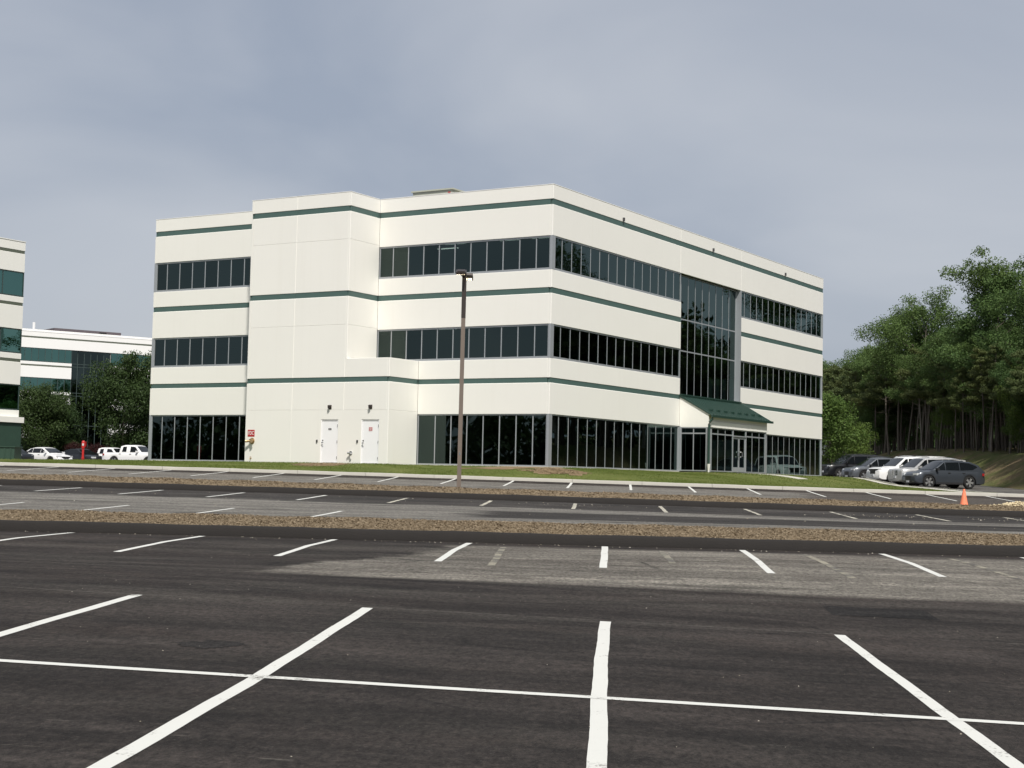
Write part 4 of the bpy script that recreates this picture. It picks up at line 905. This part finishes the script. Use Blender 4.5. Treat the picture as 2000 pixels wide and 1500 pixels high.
    def shell(nm, mat, y0, y1, z0, z1_, front=True, d=.03, wrap=0.):
        s = 1 if front else -1; xa = lambda y: s * (h2 - .005 - .10 * (abs(y) / hw) ** 2.2 * 1.6)
        mb = MB(); n = 5; ys = [y0 + (y1 - y0) * k / (n - 1) for k in range(n)]
        for y in ys:
            for xo in (-.12, d):
                for z in (z0, z1_): mb.v.append((xa(y) + s * xo, y, z))
        for k in range(n - 1):
            a, b_ = 4 * k, 4 * k + 4; mb.f += [(a + 2, a + 3, b_ + 3, b_ + 2), (a, a + 1, b_ + 1, b_), (a, a + 2, b_ + 2, b_), (a + 1, a + 3, b_ + 3, b_ + 1)]
        mb.f += [(0, 1, 3, 2), (4 * n - 4, 4 * n - 3, 4 * n - 1, 4 * n - 2)]
        return mb.build(nm, mat, R0, 40)
    shell('grille', gm, -gl[0], gl[0], gl[1], gl[2], d=.022)
    for sgn in (-1, 1):
        shell('headlight', 'lamp_clear', sgn * (gl[0] + .03), sgn * (hw * .90), lz_ - .06, lz_ + .075, d=.016)
        shell('fog_lamp', 'lamp_clear', sgn * hw * .62, sgn * hw * .78, ground + .20, ground + .27, d=.03)
        tz = belt - .20; shell('tail_light', 'tail_red', sgn * hw * .55, sgn * hw * .97, tz - .06, tz + .10, front=False, d=.03)
        mb = MB(); mx_ = cabin[-1][0] - .38; mb.box((mx_ - .07, sgn * (wbt - .02) if sgn > 0 else -(wbt + .24), belt + .02), (mx_ + .07, (wbt + .24) if sgn > 0 else -(wbt - .02), belt + .17)); mb.build('mirror', paint if not cladding else 'trim', R0)
        for c_ in (xf, xr):
            ar = MB(); n_ = 14; pts_ = [(c_ + cos(pi * i / n_) * q, wr - .015 + sin(pi * i / n_) * q) for q in (ra - .005, ra + .035) for i in range(n_ + 1)]
            yy = [hw * (1 - nose * .62 * max(0, (abs(x) - (h2 - .62)) / .62) ** 2.4) for x, z in pts_]
            ar.v = [(x, sgn * (y + .004), z) for (x, z), y in zip(pts_, yy)]; ar.f = [(i, i + 1, n_ + 2 + i, n_ + 1 + i) for i in range(n_)]; ar.build('wheel_arch', 'trim', R0)
        for hx in (.18, -.85): MB().box((hx - .12, sgn * (hw + .004) - .014, belt - .13), (hx + .06, sgn * (hw + .004) + .014, belt - .095)).build('door_handle', 'trim', R0)
        if cladding:
            MB().box((xr + ra + .02, sgn * (hw - .02) - .02, ground - .01), (xf - ra - .02, sgn * (hw - .02) + .025, ground + .11)).build('sill_cladding', 'trim', R0)
        if roofrack:
            zr = interp(cabin, -.3); MB().tube([(cabin[2][0] + .1 if len(cabin) > 4 else cabin[1][0], sgn * hw * .62, zr + .02), (-.6, sgn * hw * .62, zr + .07), (cabin[-2][0] - .2, sgn * hw * .62, zr + .03)], .018, 6).build('roof_rail', 'trim', R0)
    shell('lower_bumper', bumper, -hw * .80, hw * .80, ground + .03, ground + .17, d=.035); shell('rear_bumper', bumper, -hw * .8, hw * .8, ground + .04, ground + .2, front=False, d=.04)
    if plate: shell('number_plate', 'plate', -.16, .16, gl[1] - .15, gl[1] - .03, d=.045)
    return R0
def heading(xc, d, azdeg):
    """world rotation for a vehicle whose nose points to the given bearing (degrees clockwise from straight ahead)"""
    return radians(90 - azdeg) + YAW
# proportions of the body styles
def suv(**k):
    p = dict(L_=4.95, Wd=1.93, wb=2.85, wr=.395, top=[(-2.48, .95), (-2.3, 1.09), (0.9, 1.09), (1.3, 1.08), (2.1, 1.0), (2.48, .80)], belt=1.08, ground=.27,
             cabin=[(-2.40, 1.06), (-2.05, 1.48), (-1.5, 1.68), (-.2, 1.76), (.36, 1.70), (1.38, 1.07)],
             sidewin=[[(.38, 1.14), (1.08, 1.14), (.44, 1.58), (.38, 1.60)], [(-.62, 1.14), (.32, 1.14), (.32, 1.61), (-.62, 1.64)], [(-1.92, 1.36), (-1.55, 1.18), (-.68, 1.14), (-.68, 1.64), (-1.35, 1.60), (-1.82, 1.44)]],
             lampz=.84, grille=(.50, .48, .72), cladding=True, roofrack=True); p.update(k); return p
def boxy(**k):
    p = dict(L_=5.2, Wd=2.03, wb=2.95, wr=.40, top=[(-2.6, 1.0), (-2.45, 1.15), (1.0, 1.15), (1.35, 1.16), (2.35, 1.10), (2.6, .96)], belt=1.15, ground=.28, nose=.2, tumble=.22,
             cabin=[(-2.55, 1.14), (-2.38, 1.78), (-1.4, 1.87), (.1, 1.88), (.55, 1.82), (1.45, 1.14)],
             sidewin=[[(.45, 1.20), (1.18, 1.20), (.60, 1.70), (.45, 1.73)], [(-.65, 1.20), (.38, 1.20), (.38, 1.74), (-.65, 1.76)], [(-2.28, 1.20), (-.72, 1.20), (-.72, 1.76), (-2.16, 1.72)]],
             lampz=.96, grille=(.60, .68, 1.02), front_ov=.95, roofrack=True); p.update(k); return p
def sedan(**k):
    p = dict(L_=5.1, Wd=1.93, wb=2.87, wr=.36, top=[(-2.55, .84), (-2.4, 1.02), (-1.5, 1.05), (.9, 1.02), (1.3, 1.0), (2.2, .86), (2.55, .70)], belt=1.01, ground=.2, nose=.36, tumble=.36,
             cabin=[(-2.0, 1.0), (-1.15, 1.43), (-.6, 1.52), (.05, 1.54), (.38, 1.49), (1.42, .99)],
             sidewin=[[(.30, 1.05), (1.10, 1.05), (.36, 1.43), (.28, 1.44)], [(-.72, 1.05), (.24, 1.05), (.24, 1.45), (-.72, 1.44)], [(-1.55, 1.06), (-.78, 1.05), (-.78, 1.43), (-1.0, 1.41)]],
             lampz=.76, grille=(.46, .56, .76)); p.update(k); return p
def gz(p): return float(zroad(np.array(p.x), np.array(p.y)))
def put(fn, name, label, cat, xc, d, az, z=None, **k):
    p = W(xc, d); p.z = gz(p) if z is None else z
    return car(name, label, cat, tuple(p), heading(xc, d, az), **fn(**k))
# row on the right: nose positions given, bodies reach away to the right
def row(fn, name, label, cat, px, d, az, **k):
    kw = fn(**k); xn = (px - 1000) / 3034. * d; a = radians(az); c = (xn - sin(a) * kw['L_'] / 2, d - cos(a) * kw['L_'] / 2); p = W(*c); p.z = gz(p)
    return car(name, label, cat, tuple(p), heading(0, 0, az), group='vehicles parked beside the wood', **kw)
row(suv, 'parked_suv', 'dark grey family SUV nearest in the right hand row', 'car', 1776, 97.0, -106, paint='paint_grey')
row(boxy, 'parked_jeep', 'pale silver off roader nosing out behind the dark grey SUV', 'car', 1750, 100.6, -106, paint='paint_silver', L_=4.6, wb=2.6, gm='chrome', bumper='paint_silver', roofrack=False)
row(boxy, 'parked_suv', 'large white SUV with black grille in the middle of the right hand row', 'car', 1707, 104.5, -106, paint='paint_white', bumper='paint_silver')
row(suv, 'parked_suv', 'slate grey compact SUV between the white and the black SUVs', 'car', 1656, 110.0, -106, paint='paint_slate', L_=4.75, wb=2.75, rimm='rim')
row(boxy, 'parked_suv', 'black SUV at the far end of the row beside the building', 'car', 1609, 116.0, -106, paint='paint_black')
row(boxy, 'parked_van', 'white roofed vehicle behind the slate grey SUV', 'car', 1718, 131.0, -106, paint='paint_white')
row(boxy, 'parked_van', 'white roofed vehicle behind the large white SUV', 'car', 1752, 127.0, -106, paint='paint_white')
row(suv, 'parked_car', 'red car mostly hidden behind the right hand row', 'car', 1768, 124.0, -106, paint='paint_red')
row(suv, 'parked_car', 'red car glimpsed between the two white roofs at the back', 'car', 1735, 134.5, -106, paint='paint_red')
# vehicles on the left, beyond the lawn
zl = Z0 + .27
put(sedan, 'parked_car', 'white saloon with black grille facing right beside the red post', 'car', -40.9, 137., 122, z=zl, paint='paint_white', gm='black', rimm='rim_dark')
put(sedan, 'parked_car', 'black saloon partly behind the red post', 'car', -39.1, 141.5, 122, z=zl, paint='paint_charcoal')
put(suv, 'parked_suv', 'charcoal SUV nose behind the utility cabinet', 'car', -43.2, 134., 122, z=zl - .1, paint='paint_charcoal', L_=4.6)
def pickup(**k):
    p = dict(L_=5.5, Wd=1.92, wb=3.35, wr=.37, top=[(-2.75, 1.05), (-2.70, 1.10), (-.95, 1.10), (.7, 1.10), (1.05, 1.12), (2.45, 1.02), (2.75, .86)], belt=1.10, ground=.30, nose=.25, tumble=.26,
             cabin=[(-.98, 1.09), (-.90, 1.66), (-.6, 1.74), (.30, 1.75), (.55, 1.70), (1.22, 1.10)],
             sidewin=[[(.08, 1.15), (.95, 1.15), (.52, 1.60), (.08, 1.63)], [(-.72, 1.17), (-.30, 1.17), (-.30, 1.62), (-.66, 1.60)]],
             lampz=.88, grille=(.5, .66, .98), front_ov=.85); p.update(k); return p
put(pickup, 'parked_pickup', 'white extended cab pickup truck beside the corner of the office building', 'pickup truck', -32.1, 133.0, 110, z=zl + .08, paint='paint_white')
put(pickup, 'parked_pickup', 'white truck behind the pickup with only its cab showing', 'pickup truck', -37.2, 145.0, 110, z=zl, paint='paint_white')

# ------------------------------------------------------------------ trees
def leaves(C, R_, n, size, flat=.7, up=.35, seed=0):
    """leaf faces scattered through ellipsoidal clumps with centres C and radii R_"""
    g = np.random.default_rng(seed); k = g.choice(len(C), n, p=(R_ ** 2) / (R_ ** 2).sum())
    v = g.normal(size=(n, 3)); v /= np.linalg.norm(v, axis=1, keepdims=True); r = g.uniform(0, 1, (n, 1)) ** .45
    P = C[k] + v * r * R_[k][:, None] * np.array([1, 1, flat])
    nrm = v * .6 + g.normal(size=(n, 3)) * .7 + np.array([0, 0, up]); nrm /= np.linalg.norm(nrm, axis=1, keepdims=True)
    a = np.cross(nrm, g.normal(size=(n, 3))); a /= np.linalg.norm(a, axis=1, keepdims=True); b = np.cross(nrm, a)
    s = size * g.uniform(.55, 1.25, (n, 1))
    V = np.stack([P - a * s, P - b * s * .55, P + a * s, P + b * s * .55], 1).reshape(-1, 3)
    return V, np.arange(4 * n).reshape(-1, 4)
def limb(mb, p, d, length, r0, r1, n=4, bend=.25, sides=6):
    pts = [Vector(p)]; d = Vector(d).normalized()
    for i in range(n):
        d = (d + Vector((random.uniform(-bend, bend), random.uniform(-bend, bend), random.uniform(-bend * .3, bend * .6))) * .5).normalized(); pts.append(pts[-1] + d * (length / n))
    mb.tube(pts, [r0 + (r1 - r0) * i / n for i in range(n + 1)], sides); return pts, d
def tree_proto(kind, h, seed, lo=.35, spread=.28, nl=5200, size=.24, leafm='leaf_oak', bark='bark', r=.16):
    random.seed(seed); g = np.random.default_rng(seed); mb = MB()
    trunk, d = limb(mb, (0, 0, -.4), (random.uniform(-.05, .05), random.uniform(-.05, .05), 1), h * .93, r, r * .18, 9, .10 if kind != 'pine' else .07, 8)
    def tp(t): i = min(int(t * 9), 8); return trunk[i].lerp(trunk[i + 1], t * 9 - i)
    C, R_ = [], []
    nb_ = 17 if kind == 'oak' else 22
    for k in range(nb_):
        t = lo + (1 - lo) * (k + random.uniform(0, .8)) / nb_; q = (t - lo) / (1 - lo); a = k * 2.4 + random.uniform(-.5, .5)
        if kind == 'oak': reach = h * spread * (.45 + .75 * sin(pi * min(1, q * .82 + .15))) * random.uniform(.55, 1.2); rise = .35 + q * .9
        elif kind == 'pine': reach = h * spread * (.95 - .68 * q) * random.uniform(.45, 1.15); rise = .12 + .35 * q
        else: reach = h * spread * (.5 + .6 * sin(pi * min(1, q * .9 + .1))) * random.uniform(.7, 1.1); rise = .5 + q * .6
        pts, dd_ = limb(mb, tp(min(t, .97)), (cos(a), sin(a), rise), reach, r * .34 * (1.1 - q), .012, 4, .35, 5)
        for j in (2, 3, 4):
            if j == 2 and random.random() < .4: continue
            p = pts[j]; rad = reach * random.uniform(.20, .40) * (1 if j > 2 else .7) * (1.45 if kind == 'round' else 1) + .25
            C.append((p.x, p.y, p.z + rad * .1)); R_.append(rad)
            if random.random() < .75:
                p2, _ = limb(mb, p, (cos(a + random.uniform(-1.3, 1.3)), sin(a + random.uniform(-1.3, 1.3)), random.uniform(0, .9)), reach * .42, .02, .008, 2, .4, 4)
                C.append(tuple(p2[-1])); R_.append(rad * random.uniform(.55, .9))
    C.append(tuple(trunk[-1])); R_.append(h * .05)
    if kind == 'pine':           # bare dead twigs low on the stem
        for k in range(9):
            t = random.uniform(.18, lo + .05); a = random.uniform(0, 6.3); limb(mb, tp(t), (cos(a), sin(a), random.uniform(-.1, .4)), random.uniform(.6, 1.7), .018, .006, 2, .3, 4)
    C, R_ = np.array(C), np.array(R_)
    V, F_ = leaves(C, R_, nl, size, .72 if kind != 'pine' else .5, .35, seed)
    return (mb.mesh('trunk', bark, 60), npmesh('crown', V, F_, leafm))
def plant(proto, name, label, xc, d, z, s=1., rz_=0., group=None, sx=1., tilt=(0, 0), cat='tree'):
    p = W(xc, d); o = empty(name, (p.x, p.y, z), rz_); o.scale = (s * sx, s * sx, s); o.rotation_euler = (tilt[0], tilt[1], rz_); tag(o, label, cat, group)
    link(bpy.data.objects.new('trunk', proto[0]), o); link(bpy.data.objects.new('crown', proto[1]), o); return o
oaks = [tree_proto('oak', 15, 11 + i, .44, .25, 24000, .105, 'leaf_oak', r=.17) for i in range(4)]
oak_low = [tree_proto('oak', 11, 31 + i, .25, .30, 16000, .10, 'leaf_oak' if i else 'leaf_light', r=.12) for i in range(2)]
pines = [tree_proto('pine', 14, 51 + i, .52, .18, 13000, .095, 'leaf_pine', 'bark_pale' if i == 1 else 'bark', r=.13) for i in range(4)]
left_a = tree_proto('round', 6.4, 71, .14, .42, 26000, .10, 'leaf_dark', r=.13)
left_b = tree_proto('round', 9.6, 73, .12, .36, 36000, .115, 'leaf_dark', r=.17)
smalls = tree_proto('round', 7.0, 75, .16, .32, 14000, .105, 'leaf_light', r=.09); plum = tree_proto('round', 3.2, 77, .12, .40, 6000, .08, 'leaf_plum', r=.05)
plant(left_a, 'shade_tree', 'dark rounded tree beside the left neighbour building', -44.3, 146., Z0 + .2, 1.10, .3, sx=.80); plant(left_a, 'shade_tree', 'slightly shorter dark tree just behind the rounded one at left', -43.9, 149., Z0 + .2, 1.0, 2.0, sx=.85)
plant(left_b, 'shade_tree', 'tall dark tree between the far white block and the office building', -36.9, 148., Z0 + .2, 1.06, 1.2, sx=.78)
plant(left_b, 'shade_tree', 'second dark tree tucked behind the corner of the office building', -34.6, 152., Z0 + .2, .86, 2.9, sx=.75)
for k_, (xs_, lb) in enumerate(((-44.6, 'dark evergreen bush behind the white saloon'), (-42.4, 'dark evergreen bush behind the black saloon'), (-37.2, 'dark evergreen bush behind the cab of the white pickup'), (-34.9, 'dark evergreen bush at the corner of the office building'))): plant(left_a, 'evergreen_bush', lb, xs_, 149.5, Z0, .52, 1.3 * k_, sx=1.15, cat='bush')
plant(plum, 'plum_shrub', 'dark red leaved shrub behind the black saloon', -41.2, 147., Z0 + .2, .72, .5, cat='shrub'); plant(plum, 'plum_shrub', 'dark red leaved shrub left of the white pickup', -39.2, 146.5, Z0 + .2, .68, 2.5, cat='shrub')
plant(smalls, 'young_tree', 'bright green young tree beside the right end of the office building', 25.3, 123., Z0 + .5, .93, .4); plant(smalls, 'young_tree', 'smaller bright green tree behind the black SUV', 28.0, 127., Z0 + .6, .62, 2.2)
# the wood on the embankment
random.seed(99); GR = 'trees of the wood on the embankment'
def bz(xc, d): return float(zbank(np.array([xc]), np.array([d]))[0]) - .1
tall = [(39.7, 148.0, oaks[0], .96, 'broad oak with an open crown standing above the wood'), (39.0, 156., oaks[2], .92, 'second tall open oak rising from the middle of the wood'), (39.8, 129.0, oaks[1], 1.0, 'tallest oak on the right of the wood'), (41.6, 131.0, oaks[3], 1.02, 'tall oak behind the tallest one at the right'), (41.6, 117., oaks[2], .98, 'tall tree cut by the right edge of the picture')]
for xc_, d_, pr_, s_, lb in tall: plant(pr_, 'oak_tree', lb, xc_, d_, bz(xc_, d_), s_, random.uniform(0, 6))
def wood_label(pine_, rw, d, s):
    size = ('short', 'middling', 'tall')[int(np.clip((s - .54) / .1, 0, 2))]
    rank = ('at the front edge', 'in the second rank', 'in the third rank', 'in the fourth rank', 'deep inside')[rw]
    zone = 'near the right edge' if d < 122 else 'above the dark grey SUV' if d < 138 else 'above the white SUV' if d < 155 else 'above the black SUV' if d < 178 else 'beside the building end'
    return '%s %s %s of the wood %s' % (size, 'bare stemmed pine' if pine_ else 'leafy oak', rank, zone)
d_ = 80.
cnt = 0
while d_ < 235:
    d_ += random.uniform(1.0, 1.7) * (1.0 if 92 < d_ < 190 else 2.0)
    for rw in range(5):
        xc_ = 38.6 + rw * 2.5 + random.uniform(-1.2, 1.2) + (0 if d_ < 150 else (d_ - 150) * -.04); dj = d_ + random.uniform(-1, 1)
        if random.random() < (.25 if rw else .15): continue
        hs = 1.12 if dj < 104 else .74 if dj < 128 else .74 if dj < 141 else .88 if dj < 165 else .92
        pine_ = random.random() < (.86 if rw < 1 else .66 if rw < 2 else .45)
        if pine_: pr_ = random.choice(pines); s_ = random.uniform(.70, .95) * hs
        else: pr_ = random.choice(oaks + oak_low[1:]); s_ = random.uniform(.66, .90) * hs
        plant(pr_, 'pine_tree' if pine_ else 'oak_tree', wood_label(pine_, rw, dj, s_), xc_, dj, bz(xc_, dj), s_, random.uniform(0, 6.3), GR, random.uniform(.85, 1.15), (random.uniform(-.05, .05), random.uniform(-.05, .05)))
        cnt += 1
# sparse saplings at the rim of the bank and dead leaning stems
ORD = ('first', 'second', 'third', 'fourth', 'fifth', 'sixth', 'seventh', 'eighth', 'ninth')
for k, d_ in enumerate(sorted(random.uniform(112, 175) for _ in range(9))):
    xc_ = 38.0 + random.uniform(-.6, .8); plant(random.choice(oak_low), 'sapling', 'low leafy sapling at the rim of the bank, %s counted from the right' % ORD[k], xc_, d_, bz(xc_, d_), random.uniform(.35, .6), random.uniform(0, 6), 'saplings at the rim of the bank')
# the depth of the wood beyond the counted trees
n = 420; xx = RNG.uniform(52, 70, n); dd2 = RNG.uniform(60, 260, n); P = np.stack([xx * cos(YAW) - dd2 * sin(YAW), xx * sin(YAW) + dd2 * cos(YAW), RNG.uniform(-1, 12, n) + Z0 + 2], 1)
V, F_ = leaves(P, RNG.uniform(1.8, 3.4, n), 70000, .42, .9, .3, 5)
tag(link(bpy.data.objects.new('far_wood', npmesh('far_wood', V, F_, 'leaf_dark'))), 'dark mass of the wood behind the trees on the embankment', 'wood', kind='stuff')
# a belt of trees beyond the lots to the left of and behind the photographer: it shows in the windows
n = 620; aa = np.radians(RNG.uniform(-176, -66, n)); rr = RNG.uniform(118, 150, n); xx, dd2 = rr * np.sin(aa), rr * np.cos(aa)
P = np.stack([xx * cos(YAW) - dd2 * sin(YAW), xx * sin(YAW) + dd2 * cos(YAW), RNG.uniform(-.5, 8.5, n) + Z0], 1)
V, F_ = leaves(P, RNG.uniform(2.0, 3.8, n), 60000, .6, .8, .3, 6)
tag(link(bpy.data.objects.new('far_wood', npmesh('far_wood', V, F_, 'leaf_dark'))), 'belt of trees beyond the lots, mirrored in the dark ground floor windows', 'wood', kind='stuff')
